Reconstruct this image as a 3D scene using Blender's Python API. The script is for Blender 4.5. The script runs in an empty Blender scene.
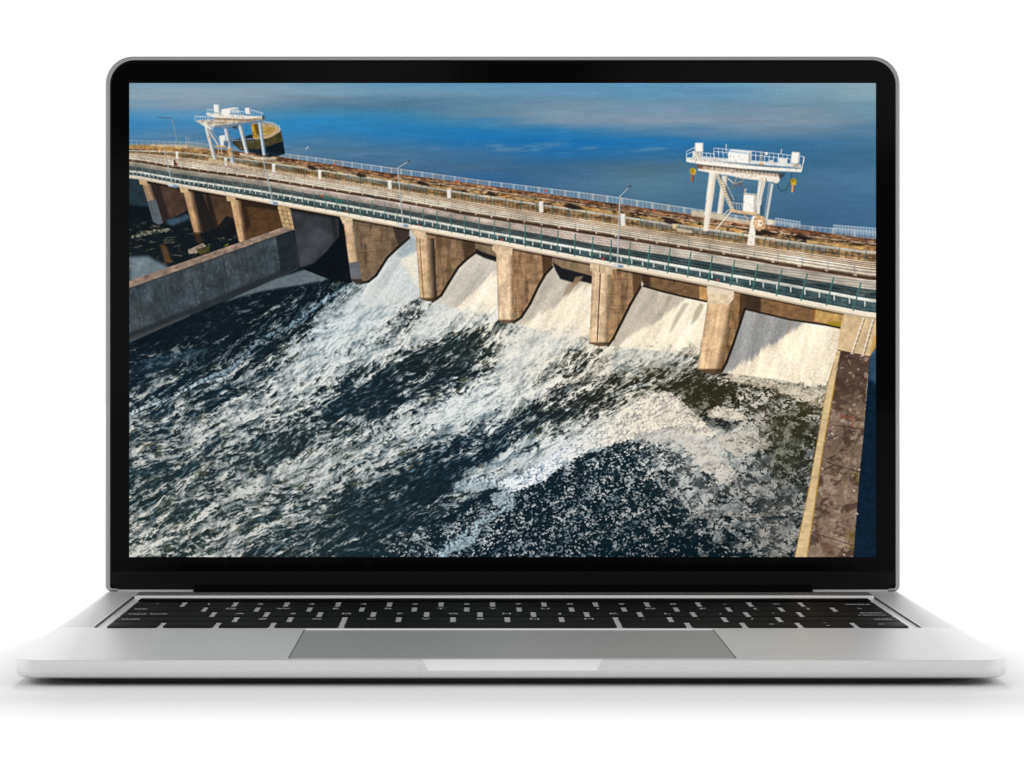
import bpy, bmesh, math
import numpy as np
from mathutils import Vector

# light and finish values, tuned together
WZEN = 0.56
WSTR = 1.32
BD = 3.1
BZ = 2.8
BS = 0.9
BSY = 0.4
BP = 112
DECKC = 0.71
DECKM = 0.36
PADC = 0.36
BEZSPEC = 0.055

# ================================================================= camera, light, exposure
scene = bpy.context.scene
C = scene.collection
FPX = 2567.0                     # focal length in pixels of a 1024-wide frame
H = 0.1089                       # lens height above the table, metres
cam_data = bpy.data.cameras.new('camera')
cam_data.sensor_width = 36.0; cam_data.lens = FPX/1024*36.0
cam_data.shift_x = (512-470.6)/1024; cam_data.shift_y = -(384-332)/1024
cam_data.clip_start = 0.01; cam_data.clip_end = 200
cam = bpy.data.objects.new('camera', cam_data); C.objects.link(cam)
cam.location = (0, 0, H); cam.rotation_euler = (math.radians(90), 0, 0)
scene.camera = cam
scene.view_settings.view_transform = 'Standard'; scene.view_settings.look = 'None'
scene.view_settings.exposure = 0.0; scene.view_settings.gamma = 1.0

# white studio surround: brightest around the horizon, softer overhead
world = bpy.data.worlds.new('World'); scene.world = world; world.use_nodes = True
wn = world.node_tree.nodes; wl = world.node_tree.links
bg = wn['Background']
tc = wn.new('ShaderNodeTexCoord'); sx = wn.new('ShaderNodeSeparateXYZ'); cr = wn.new('ShaderNodeValToRGB')
wl.new(tc.outputs['Generated'], sx.inputs[0]); wl.new(sx.outputs['Z'], cr.inputs[0]); 
cr.color_ramp.elements[0].position = 0.0; cr.color_ramp.elements[0].color = (1, 1, 1, 1)
cr.color_ramp.elements[1].position = 0.75; cr.color_ramp.elements[1].color = (WZEN, WZEN, WZEN, 1)
e = cr.color_ramp.elements.new(0.30); e.color = (1, 1, 1, 1)
bg.inputs['Strength'].default_value = WSTR
# behind the lens: dark noise patches made up for the black glass to reflect
wz = wn.new('ShaderNodeTexNoise'); wz.inputs['Scale'].default_value = 7.0; wz.inputs['Detail'].default_value = 1.0; wz.inputs['Distortion'].default_value = .8
wr = wn.new('ShaderNodeMapRange'); wr.interpolation_type = 'SMOOTHSTEP'
for k_, v_ in (('From Min', .46), ('From Max', .54), ('To Min', .22), ('To Max', 1.0)): wr.inputs[k_].default_value = v_
wy = wn.new('ShaderNodeMapRange')
for k_, v_ in (('From Min', -.35), ('From Max', -.65), ('To Min', 0.0), ('To Max', 1.0)): wy.inputs[k_].default_value = v_
wm = wn.new('ShaderNodeMix'); wm.data_type = 'RGBA'; wm.blend_type = 'MULTIPLY'
wl.new(tc.outputs['Generated'], wz.inputs['Vector']); wl.new(wz.outputs['Fac'], wr.inputs['Value']); wl.new(sx.outputs['Y'], wy.inputs['Value'])
wl.new(wy.outputs[0], wm.inputs['Factor']); wl.new(cr.outputs[0], wm.inputs['A']); wl.new(wr.outputs[0], wm.inputs['B'])
wl.new(wm.outputs['Result'], bg.inputs['Color'])

def area(name, loc, target, size, power, sy=None):
    l = bpy.data.lights.new(name, 'AREA'); l.shape = 'RECTANGLE'; l.size = size; l.size_y = sy or size; l.energy = power
    o = bpy.data.objects.new(name, l); C.objects.link(o); o.location = loc
    o.rotation_euler = (Vector(target)-Vector(loc)).to_track_quat('-Z', 'Y').to_euler()
    return o
area('shadow_light_behind', (0.0125, 0.99+BD, BZ), (0.0125, 0.80, 0), BS, BP, BSY)  # area light added behind so the lid's shadow falls in front

# ================================================================= helpers
def mat(name, col=(.8, .8, .8), rough=.5, metal=0.0, spec=.5, emit=None):
    m = bpy.data.materials.new(name); m.use_nodes = True
    b = m.node_tree.nodes['Principled BSDF']
    b.inputs['Base Color'].default_value = (*col, 1); b.inputs['Roughness'].default_value = rough
    b.inputs['Metallic'].default_value = metal; b.inputs['Specular IOR Level'].default_value = spec
    return m

def node(m, kind, **kw):
    n = m.node_tree.nodes.new(kind)
    for k, v in kw.items(): setattr(n, k, v)
    return n

def grain(m, scale, rough_lo, rough_hi, bump=0.0, dist=1e-5, col=None, stretch=(1, 1, 1)):
    """fine blasted-metal grain: small changes of gloss, tone and relief"""
    t = m.node_tree; b = t.nodes['Principled BSDF']
    co = node(m, 'ShaderNodeTexCoord'); mp = node(m, 'ShaderNodeMapping'); mp.inputs['Scale'].default_value = stretch
    t.links.new(co.outputs['Object'], mp.inputs[0])
    nz = node(m, 'ShaderNodeTexNoise'); nz.inputs['Scale'].default_value = scale; nz.inputs['Detail'].default_value = 4
    t.links.new(mp.outputs[0], nz.inputs['Vector'])
    mr = node(m, 'ShaderNodeMapRange'); mr.inputs['From Min'].default_value = .3; mr.inputs['From Max'].default_value = .7
    mr.inputs['To Min'].default_value = rough_lo; mr.inputs['To Max'].default_value = rough_hi
    t.links.new(nz.outputs['Fac'], mr.inputs['Value']); t.links.new(mr.outputs[0], b.inputs['Roughness'])
    if bump:
        bp = node(m, 'ShaderNodeBump'); bp.inputs['Strength'].default_value = bump; bp.inputs['Distance'].default_value = dist
        t.links.new(nz.outputs['Fac'], bp.inputs['Height']); t.links.new(bp.outputs[0], b.inputs['Normal'])
    if col:
        mx = node(m, 'ShaderNodeValToRGB'); mx.color_ramp.elements[0].position = .3; mx.color_ramp.elements[1].position = .7
        mx.color_ramp.elements[0].color = (*[c for c in col[0]], 1); mx.color_ramp.elements[1].color = (*[c for c in col[1]], 1)
        t.links.new(nz.outputs['Fac'], mx.inputs[0]); t.links.new(mx.outputs[0], b.inputs['Base Color'])

def link(name, bm, m, parent=None, smooth=25):
    me = bpy.data.meshes.new(name); bmesh.ops.recalc_face_normals(bm, faces=bm.faces[:]); bm.to_mesh(me); bm.free()
    me.materials.append(m)
    if smooth:
        for p in me.polygons: p.use_smooth = True
        me.set_sharp_from_angle(angle=math.radians(smooth))
    o = bpy.data.objects.new(name, me); C.objects.link(o)
    if parent: o.parent = parent
    return o

def rrect(x0, x1, y0, y1, r, n=10, inset=0.0):
    """corner points of a rounded rectangle, anticlockwise; r may be one radius or four (x0y0, x1y0, x1y1, x0y1)"""
    rs = r if isinstance(r, (list, tuple)) else [r]*4
    rs = [max(q-inset, 1e-5) for q in rs]
    x0 += inset; x1 -= inset; y0 += inset; y1 -= inset
    pts = []
    for (cx, cy, a0, q) in ((x0+rs[0], y0+rs[0], 180, rs[0]), (x1-rs[1], y0+rs[1], 270, rs[1]), (x1-rs[2], y1-rs[2], 0, rs[2]), (x0+rs[3], y1-rs[3], 90, rs[3])):
        for k in range(n+1):
            a = math.radians(a0+90*k/n); pts.append((cx+q*math.cos(a), cy+q*math.sin(a)))
    return pts

def loft(bm, loops, cap=(True, True)):
    vs = [[bm.verts.new(p) for p in lp] for lp in loops]
    n = len(vs[0])
    for a, b in zip(vs[:-1], vs[1:]):
        for k in range(n): bm.faces.new((a[k], a[(k+1) % n], b[(k+1) % n], b[k]))
    if cap[0]: bm.faces.new(vs[0][::-1])
    if cap[1]: bm.faces.new(vs[-1])
    return vs

def box(bm, x0, x1, y0, y1, z0, z1):
    v = [bm.verts.new((x, y, z)) for z in (z0, z1) for x, y in ((x0, y0), (x1, y0), (x1, y1), (x0, y1))]
    for f in ((3, 2, 1, 0), (4, 5, 6, 7), (0, 1, 5, 4), (1, 2, 6, 5), (2, 3, 7, 6), (3, 0, 4, 7)): bm.faces.new([v[i] for i in f])

# ================================================================= materials
m_table = mat('white_table', (.92, .92, .92), .9, 0, .0)
m_alu = mat('blasted_aluminium', (.60, .60, .60), .38, DECKM)
grain(m_alu, 2600, .34, .44, .25, 2e-5, ((DECKC-.02,)*3, (DECKC+.02,)*3))
m_edge = mat('aluminium_edge', (.66, .66, .66), .42, .8)
grain(m_edge, 1500, .38, .5, .15, 1e-5, ((.70, .70, .70), (.76, .76, .76)))
m_rim = mat('lid_rim_metal', (.33, .33, .335), .32, 1.0)
m_polish = mat('polished_bevel', (.95, .95, .95), .25, .9)
m_scoop = mat('scoop_lightened', (.95, .95, .95), .4, .6)  # paler copy of the edge metal; the slope's brightness is put into the colour
m_pad = mat('trackpad_surface', (.27, .27, .27), .42, .3, .4)
grain(m_pad, 3000, .38, .46, .1, 1e-5, ((PADC-.01,)*3, (PADC+.01,)*3))
m_glass = mat('black_cover_glass', (.001, .001, .001), .06, 0, BEZSPEC)
m_chin = mat('black_chin_strip', (.006, .006, .006), .25, 0, BEZSPEC*1.2)
m_gasket = mat('black_rubber_gasket', (.003, .003, .003), .7, 0, .02)
m_key = mat('black_key_plastic', (.003, .003, .003), .5, 0, .05)
m_leg = mat('key_legend_paint', (.48, .48, .48), .6, 0, .2)
m_dark = mat('dark_groove', (.03, .03, .03), .6, 0, .2)
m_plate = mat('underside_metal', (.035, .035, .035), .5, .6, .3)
m_foot = mat('rubber_foot_black', (.01, .01, .01), .8, 0, .1)

# perforated speaker field: rows of tiny dark holes
m_grille = mat('perforated_aluminium', (.6, .6, .6), .44, DECKM)
t = m_grille.node_tree; b = t.nodes['Principled BSDF']
co = node(m_grille, 'ShaderNodeTexCoord'); mp = node(m_grille, 'ShaderNodeMapping'); mp.inputs['Scale'].default_value = (1/.00125, 1/.00125, 1)
t.links.new(co.outputs['Object'], mp.inputs[0])
vo = node(m_grille, 'ShaderNodeTexVoronoi', feature='F1'); vo.inputs['Scale'].default_value = 1; vo.inputs['Randomness'].default_value = 0
vo.voronoi_dimensions = '2D'; t.links.new(mp.outputs[0], vo.inputs['Vector'])
cm = node(m_grille, 'ShaderNodeValToRGB'); cm.color_ramp.elements[0].position = .26; cm.color_ramp.elements[0].color = (.38, .38, .38, 1)
cm.color_ramp.elements[1].position = .33; cm.color_ramp.elements[1].color = (DECKC, DECKC, DECKC, 1)
t.links.new(vo.outputs['Distance'], cm.inputs[0]); t.links.new(cm.outputs[0], b.inputs['Base Color'])

# ================================================================= the setting
bm = bmesh.new(); bmesh.ops.create_grid(bm, x_segments=1, y_segments=1, size=2.6); bmesh.ops.translate(bm, verts=bm.verts[:], vec=(0, 1.2, 0))
ground = link('tabletop', bm, m_table, smooth=0); ground['kind'] = 'structure'
ground['label'] = 'seamless white surface under the laptop'

# ================================================================= the laptop
CX = 0.0125; HW = 0.1534; YF = 0.788; YL = 0.994; YB = 1.004
ZT = H-.1007; ZS = H-.10637; ZB = .0004
laptop = bpy.data.objects.new('laptop', None); C.objects.link(laptop)
laptop.location = (CX, 0, 0)
laptop['label'] = 'open silver laptop with black keyboard, its screen showing a concrete dam spilling white water'
laptop['category'] = 'laptop'
def L(name, bm, m, parent=None, smooth=25):
    """link a part whose points are given in world metres"""
    if parent is None or parent is laptop: bmesh.ops.translate(bm, verts=bm.verts[:], vec=(-CX, 0, 0)); return link(name, bm, m, laptop, smooth)
    bmesh.ops.translate(bm, verts=bm.verts[:], vec=(-CX, 0, 0)); return link(name, bm, m, parent, smooth)

# base body: one machined block, soft lower edge, with the thumb scoop cut into the front
X0, X1 = CX-HW, CX+HW
R0 = .0085
bm = bmesh.new()
lp = []
for inset, z in ((.0042, ZS-.0004), (.0016, ZS-.00015), (.0005, ZS+.0004), (.00008, ZS+.0012), (0, ZS+.0022), (0, ZT-.0005), (.00006, ZT-.0002), (.0002, ZT-.00006), (.0005, ZT)):
    lp.append([(x, y, z) for x, y in rrect(X0, X1, YF, YB, R0, 12, inset)])
loft(bm, lp)
base = L('base', bm, m_alu, smooth=30)
# scoop
bm = bmesh.new()
sxl, sxr = (422-470.6)*YF/FPX, (603-470.6)*YF/FPX
dz = .0037; dy = .0013; e = .0022
pts = [(sxl, YF+dy, ZT+.0001), (sxr, YF+dy, ZT+.0001), (sxr-e, YF-.0002, ZT-dz), (sxl+e, YF-.0002, ZT-dz),
       (sxl, YF+dy, ZT+.004), (sxr, YF+dy, ZT+.004), (sxr+.0005, YF-.004, ZT+.004), (sxl-.0005, YF-.004, ZT+.004), (sxr-e, YF-.004, ZT-dz), (sxl+e, YF-.004, ZT-dz), (sxr+.0004, YF-.0002, ZT+.0001), (sxl-.0004, YF-.0002, ZT+.0001)]
for p in pts: bm.verts.new((p[0]-CX, p[1], p[2]))
bmesh.ops.convex_hull(bm, input=bm.verts[:])
cm_ = bpy.data.meshes.new('cut'); bmesh.ops.recalc_face_normals(bm, faces=bm.faces[:]); bm.to_mesh(cm_); bm.free()
co_ = bpy.data.objects.new('cut', cm_); C.objects.link(co_); co_.parent = laptop
md = base.modifiers.new('scoop', 'BOOLEAN'); md.object = co_; md.operation = 'DIFFERENCE'; md.solver = 'EXACT'
dg = bpy.context.evaluated_depsgraph_get(); dg.update()
nm = bpy.data.meshes.new_from_object(base.evaluated_get(dg)); base.modifiers.clear(); base.data = nm; nm.name = 'base'
bpy.data.objects.remove(co_); bpy.data.meshes.remove(cm_)
nm.materials.clear(); nm.materials.append(m_alu); nm.materials.append(m_edge); nm.materials.append(m_scoop)
for p in nm.polygons:
    p.use_smooth = True
    p.material_index = 1 if abs(p.normal.z) < .9 and p.center.z > .002 else 0
for p in nm.polygons:
    if p.center.y < YF+dy and abs(p.center.x+CX-(sxl+sxr)/2) < (sxr-sxl)/2-.001 and p.center.z > ZT-dz and p.normal.y < -.3 and p.normal.z > .15: p.material_index = 2
nm.set_sharp_from_angle(angle=math.radians(28))

# dark underside plate, drawn in under the body, and four feet
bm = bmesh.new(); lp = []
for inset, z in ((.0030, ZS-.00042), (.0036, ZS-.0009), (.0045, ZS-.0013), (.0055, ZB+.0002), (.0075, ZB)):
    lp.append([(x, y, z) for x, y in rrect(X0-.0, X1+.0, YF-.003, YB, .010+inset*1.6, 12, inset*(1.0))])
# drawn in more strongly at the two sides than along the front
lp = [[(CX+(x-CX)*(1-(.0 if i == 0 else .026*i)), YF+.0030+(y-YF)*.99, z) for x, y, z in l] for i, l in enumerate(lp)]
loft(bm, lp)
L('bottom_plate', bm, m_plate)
for fx_, fy_ in ((-.11, .83), (.11, .83), (-.11, .97), (.11, .97)):
    bm = bmesh.new(); loft(bm, [[(CX+fx_+r*math.cos(a*math.pi/12), fy_+r*math.sin(a*math.pi/12), z) for a in range(24)] for r, z in ((.0065, 0), (.0075, .0002), (.0075, .0008))])
    L('rubber_foot', bm, m_foot)

# speaker perforations and grooves beside the keyboard
KL, KR = -.1249, .1502
for s in (-1, 1):
    bm = bmesh.new()
    xa, xb = (-.1395, -.1292) if s < 0 else (.1545, .1648)
    box(bm, xa, xb, .876, .986, ZT-.0002, ZT+.00003)
    L('speaker_grille', bm, m_grille, smooth=0)
    bm = bmesh.new()
    xg = -.1279 if s < 0 else .1531
    box(bm, xg-.00065, xg+.00065, .8745, .977, ZT-.0002, ZT+.00006)
    L('groove', bm, m_dark, smooth=0)
    bm = bmesh.new()
    xs_ = xg+.00125*(-s)
    box(bm, xs_-.0003, xs_+.0003, .8745, .977, ZT-.0002, ZT+.00012)
    L('keyboard_trim', bm, m_edge, smooth=0)

# trackpad
TX0, TX1, TY0, TY1 = -.0560, .0818, .7925, .8660
bm = bmesh.new(); box(bm, TX0-.00035, TX1+.00035, TY0, TY1+.0004, ZT-.0002, ZT+.00004)
L('trackpad_gap', bm, m_dark, smooth=0)
bm = bmesh.new(); loft(bm, [[(x, y, z) for x, y in rrect(TX0, TX1, TY0, TY1, .0012, 4, i_)] for i_, z in ((0, ZT-.0001), (0, ZT+.00008), (.00008, ZT+.00012))])
L('trackpad', bm, m_pad)
bm = bmesh.new()     # thin bevel catching light along the far edge of the pad
loft(bm, [[(x, y, z) for y, z in ((TY1+.0012, ZT-.0001), (TY1+.0005, ZT-.0001), (TY1+.0005, ZT+.00005), (TY1+.0008, ZT+.0005), (TY1+.0012, ZT+.0004))] for x in (TX0+.0004, TX1-.0004)])
L('trackpad_bevel', bm, m_polish, smooth=0)

# hinge: black cover, added bar tilted to catch light, and small end stops
hx0, hx1 = (195-470.6)*YL/FPX, (811-470.6)*YL/FPX
bm = bmesh.new()
prof = [(YL-.0024+.0024*math.cos(a), ZT+.0004+.0024*math.sin(a)) for a in [math.pi*k/12 for k in range(0, 13)]] + [(YL-.0048, ZT-.0005), (YL, ZT-.0005)]
loft(bm, [[(x, y, z) for y, z in prof] for x in (hx0, hx1)])
L('hinge_cover', bm, m_gasket)
tx0, tx1 = (137-470.6)*.976/FPX, (871-470.6)*.976/FPX
bm = bmesh.new()
prof = [(.9835, ZT-.0002), (.9688, ZT-.0002), (.9688, ZT+.0001), (.9690, ZT+.0005), (.9693, ZT+.0010), (.9697, ZT+.00125), (.9835, ZT+.0010)]
loft(bm, [[(x, y, z) for y, z in prof] for x in (tx0, tx1)])
L('hinge_glint_bar', bm, m_polish, smooth=20)

# keyboard: rows of separate keys
def key(x0, x1, yc, dep, text='', align='c', size=.0036, dz=0.0, ty=0.0):
    y0, y1 = yc-dep/2, yc+dep/2
    bm = bmesh.new()
    loft(bm, [[(x, y, z) for x, y in rrect(x0, x1, y0, y1, .0013, 4, i_)] for i_, z in ((0, ZT-.0004), (0, ZT+.00030), (.00012, ZT+.00042), (.0004, ZT+.00047))])
    k = L('key', bm, m_key)
    if text:
        for j, line_ in enumerate(text.split('\n')):
            cu = bpy.data.curves.new('legend', 'FONT'); cu.body = line_; cu.size = size*1.45; cu.resolution_u = 3
            cu.align_x = {'c': 'CENTER', 'l': 'LEFT', 'r': 'RIGHT'}[align]; cu.align_y = 'CENTER'; cu.extrude = .00001; cu.offset = .00006
            to = bpy.data.objects.new('legend_curve', cu); C.objects.link(to)
            dgr = bpy.context.evaluated_depsgraph_get(); me = bpy.data.meshes.new_from_object(to.evaluated_get(dgr))
            bpy.data.objects.remove(to); bpy.data.curves.remove(cu); me.name = 'legend'
            px = {'c': (x0+x1)/2, 'l': x0+.0022, 'r': x1-.0022}[align]
            n_ = text.count('\n'); py = yc+ty+(.0035*(n_/2*2-2*j) if n_ else 0)
            me.materials.clear(); me.materials.append(m_leg)
            lo = bpy.data.objects.new('legend', me); C.objects.link(lo); lo.parent = k
            lo.location = (px-CX, py, ZT+.0005)
    return k
U = .019; G = .0020
ROWS = [
 (.9455, [('`', 1), ('1', 1), ('2', 1), ('3', 1), ('4', 1), ('5', 1), ('6', 1), ('7', 1), ('8', 1), ('9', 1), ('0', 1), ('-', 1), ('=', 1), ('delete', 1.48)]),
 (.9300, [('tab', 1.5), ('Q', 1), ('W', 1), ('E', 1), ('R', 1), ('T', 1), ('Y', 1), ('U', 1), ('I', 1), ('O', 1), ('P', 1), ('[', 1), (']', 1), ('\\', .98)]),
 (.9135, [('caps lock', 1.75), ('A', 1), ('S', 1), ('D', 1), ('F', 1), ('G', 1), ('H', 1), ('J', 1), ('K', 1), ('L', 1), (';', 1), ("'", 1), ('enter\nreturn', 1.73)]),
 (.8965, [('shift', 2.25), ('Z', 1), ('X', 1), ('C', 1), ('V', 1), ('B', 1), ('N', 1), ('M', 1), (',', 1), ('.', 1), ('/', 1), ('shift', 2.23)])]
for yc, ks in ROWS:
    x = KL
    for i, (tx, w) in enumerate(ks):
        al = 'c' if len(tx) < 2 else ('l' if i == 0 else 'r')
        key(x+G/2, x+w*U-G/2, yc, .0150, tx, al, .0034 if len(tx) < 2 else .0026, ty=0 if len(tx) < 2 else -.001)
        x += w*U
x = KL
for i, (tx, w) in enumerate([('', 1), ('', 1), ('', 1), ('', 1.25), ('', 5), ('', 1.25), ('', 1), ('<', 1), ('', 1), ('>', .98)]):
    if i == 8:
        key(x+G/2, x+w*U-G/2, .8805+.0037, .0070, '^', 'c', .002); key(x+G/2, x+w*U-G/2, .8805-.0037, .0070, 'v', 'c', .002)
    else: key(x+G/2, x+w*U-G/2, .8805, .0148, tx, 'c', .0026)
    x += w*U
bm = bmesh.new(); loft(bm, [[(x, y, z) for x, y in rrect(KL+.0008, KR-.0008, .9556, .9672, .0022, 5, i_)] for i_, z in ((0, ZT-.0004), (0, ZT+.0005), (.0002, ZT+.0006))])
L('touch_strip', bm, m_glass)

# ---------------------------------------------------------------- lid, standing on the hinge
def PX(x): return (x-470.6)*YL/FPX
def PZ(y): return H-(y-332)*YL/FPX
LX0, LX1, LZ0, LZ1 = PX(105.3), PX(900.0), PZ(591.5), PZ(56.3)
lr = [.0022, .0022, .0108, .0108]
bm = bmesh.new(); lp = []
for inset, y in ((.0012, YL+.0050), (.0003, YL+.0044), (0, YL+.0036), (0, YL+.0004), (.0005, YL)):
    lp.append([(x, y, z) for x, z in rrect(LX0, LX1, LZ0, LZ1, lr, 14, inset)])
loft(bm, lp)
lid = L('lid', bm, m_rim, smooth=20)
# dark gasket between metal rim and glass, then the glass itself
bm = bmesh.new(); loft(bm, [[(x, y, z) for x, z in rrect(PX(107), PX(898.8), PZ(591.5), PZ(57), lr, 14, .0012)] for y in (YL+.0003, YL-.00025)])
L('lid_gasket', bm, m_gasket, lid)
GX0, GX1, GZ0, GZ1 = PX(111), PX(895), PZ(589.2), PZ(61.8)
bm = bmesh.new(); loft(bm, [[(x, y, z) for x, z in rrect(GX0, GX1, GZ0, GZ1, [.0036, .0036, .0094, .0094], 14, i_)] for y, i_ in ((YL-.0001, 0), (YL-.0006, 0), (YL-.0008, .0002))])
glass = L('cover_glass', bm, m_glass, lid)
bm = bmesh.new(); loft(bm, [[(x, y, z) for x, z in rrect(GX0+.0001, GX1-.0001, GZ0+.0001, PZ(571.2), [.0034, .0034, .0001, .0001], 8, 0)] for y in (YL-.0007, YL-.00092)])
L('chin', bm, m_chin, lid)
bm = bmesh.new()    # polished line under the glass either side of the hinge
bm.free()
for a, b_ in ((PX(118), PX(193.5)), (PX(812.5), PX(888))):
    bm = bmesh.new(); box(bm, a, b_, YL-.0008, YL, PZ(591.3), PZ(590.1)); L('lid_lower_edge', bm, m_edge, lid, smooth=0)
for a in (PX(193.3), PX(811.4)):
    bm = bmesh.new(); box(bm, a, a+.0005, YL-.0030, YL-.0009, PZ(594.5), PZ(590.2)); L('hinge_stop', bm, m_rim, lid, smooth=0)

# ---------------------------------------------------------------- the picture shown on the flat display
# Painted by code only (noise functions, polygons, strokes) in a 746 x 474 picture space whose
# origin is (129, 83); the result colours the cells of the flat display panel.
PX0, PY0, PW, PH, SS = 129.0, 83.0, 747, 474, 3
NW, NH = PW*SS, PH*SS
_rng = np.random.RandomState(7)
_TAB = _rng.rand(256, 256).astype(np.float32)

def vnoise(u, v, seed=0):
    u = u + seed*37.3; v = v + seed*17.9
    iu = np.floor(u); iv = np.floor(v)
    fu = (u-iu).astype(np.float32); fv = (v-iv).astype(np.float32)
    fu = fu*fu*(3-2*fu); fv = fv*fv*(3-2*fv)
    iu = iu.astype(np.int32) & 255; iv = iv.astype(np.int32) & 255
    ju = (iu+1) & 255; jv = (iv+1) & 255
    a = _TAB[iv, iu]; b = _TAB[iv, ju]; c = _TAB[jv, iu]; d = _TAB[jv, ju]
    return a + (b-a)*fu + (c-a)*fv + (a-b-c+d)*fu*fv

def fbm(u, v, n=4, seed=0, gain=.55):
    s = 0; amp = 1; tot = 0
    for k in range(n):
        s = s + amp*vnoise(u, v, seed+k*3); tot += amp
        u = u*2.03; v = v*2.03; amp *= gain
    return s/tot

def cells(u, v, seed=0):
    """distance to the nearest of one jittered point per cell"""
    iu = np.floor(u).astype(np.int32); iv = np.floor(v).astype(np.int32); best = np.full(u.shape, 9., np.float32)
    for dj in (-1, 0, 1):
        for di in (-1, 0, 1):
            a = iu+di; b = iv+dj
            px = a+_TAB[(b+seed) & 255, (a+seed*5) & 255]; py = b+_TAB[(b+seed*3+91) & 255, (a+57) & 255]
            best = np.minimum(best, (u-px)**2+(v-py)**2)
    return np.sqrt(best)

def sstep(a, b, x):
    t = np.clip((x-a)/(b-a), 0, 1); return t*t*(3-2*t)

def hexc(h):
    h = h.lstrip('#'); return np.array([int(h[i:i+2], 16)/255 for i in (0, 2, 4)], np.float32)

def boxblur(m, r, n=3):
    r = int(max(1, round(r)))
    for _ in range(n):
        for ax in (0, 1):
            pad = [(0, 0), (0, 0)]; pad[ax] = (r+1, r)
            c = np.cumsum(np.pad(m, pad, mode='edge'), axis=ax, dtype=np.float64)
            m = ((c[2*r+1:] - c[:-2*r-1]) if ax == 0 else (c[:, 2*r+1:] - c[:, :-2*r-1]))/(2*r+1)
    return m.astype(np.float32)

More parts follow.
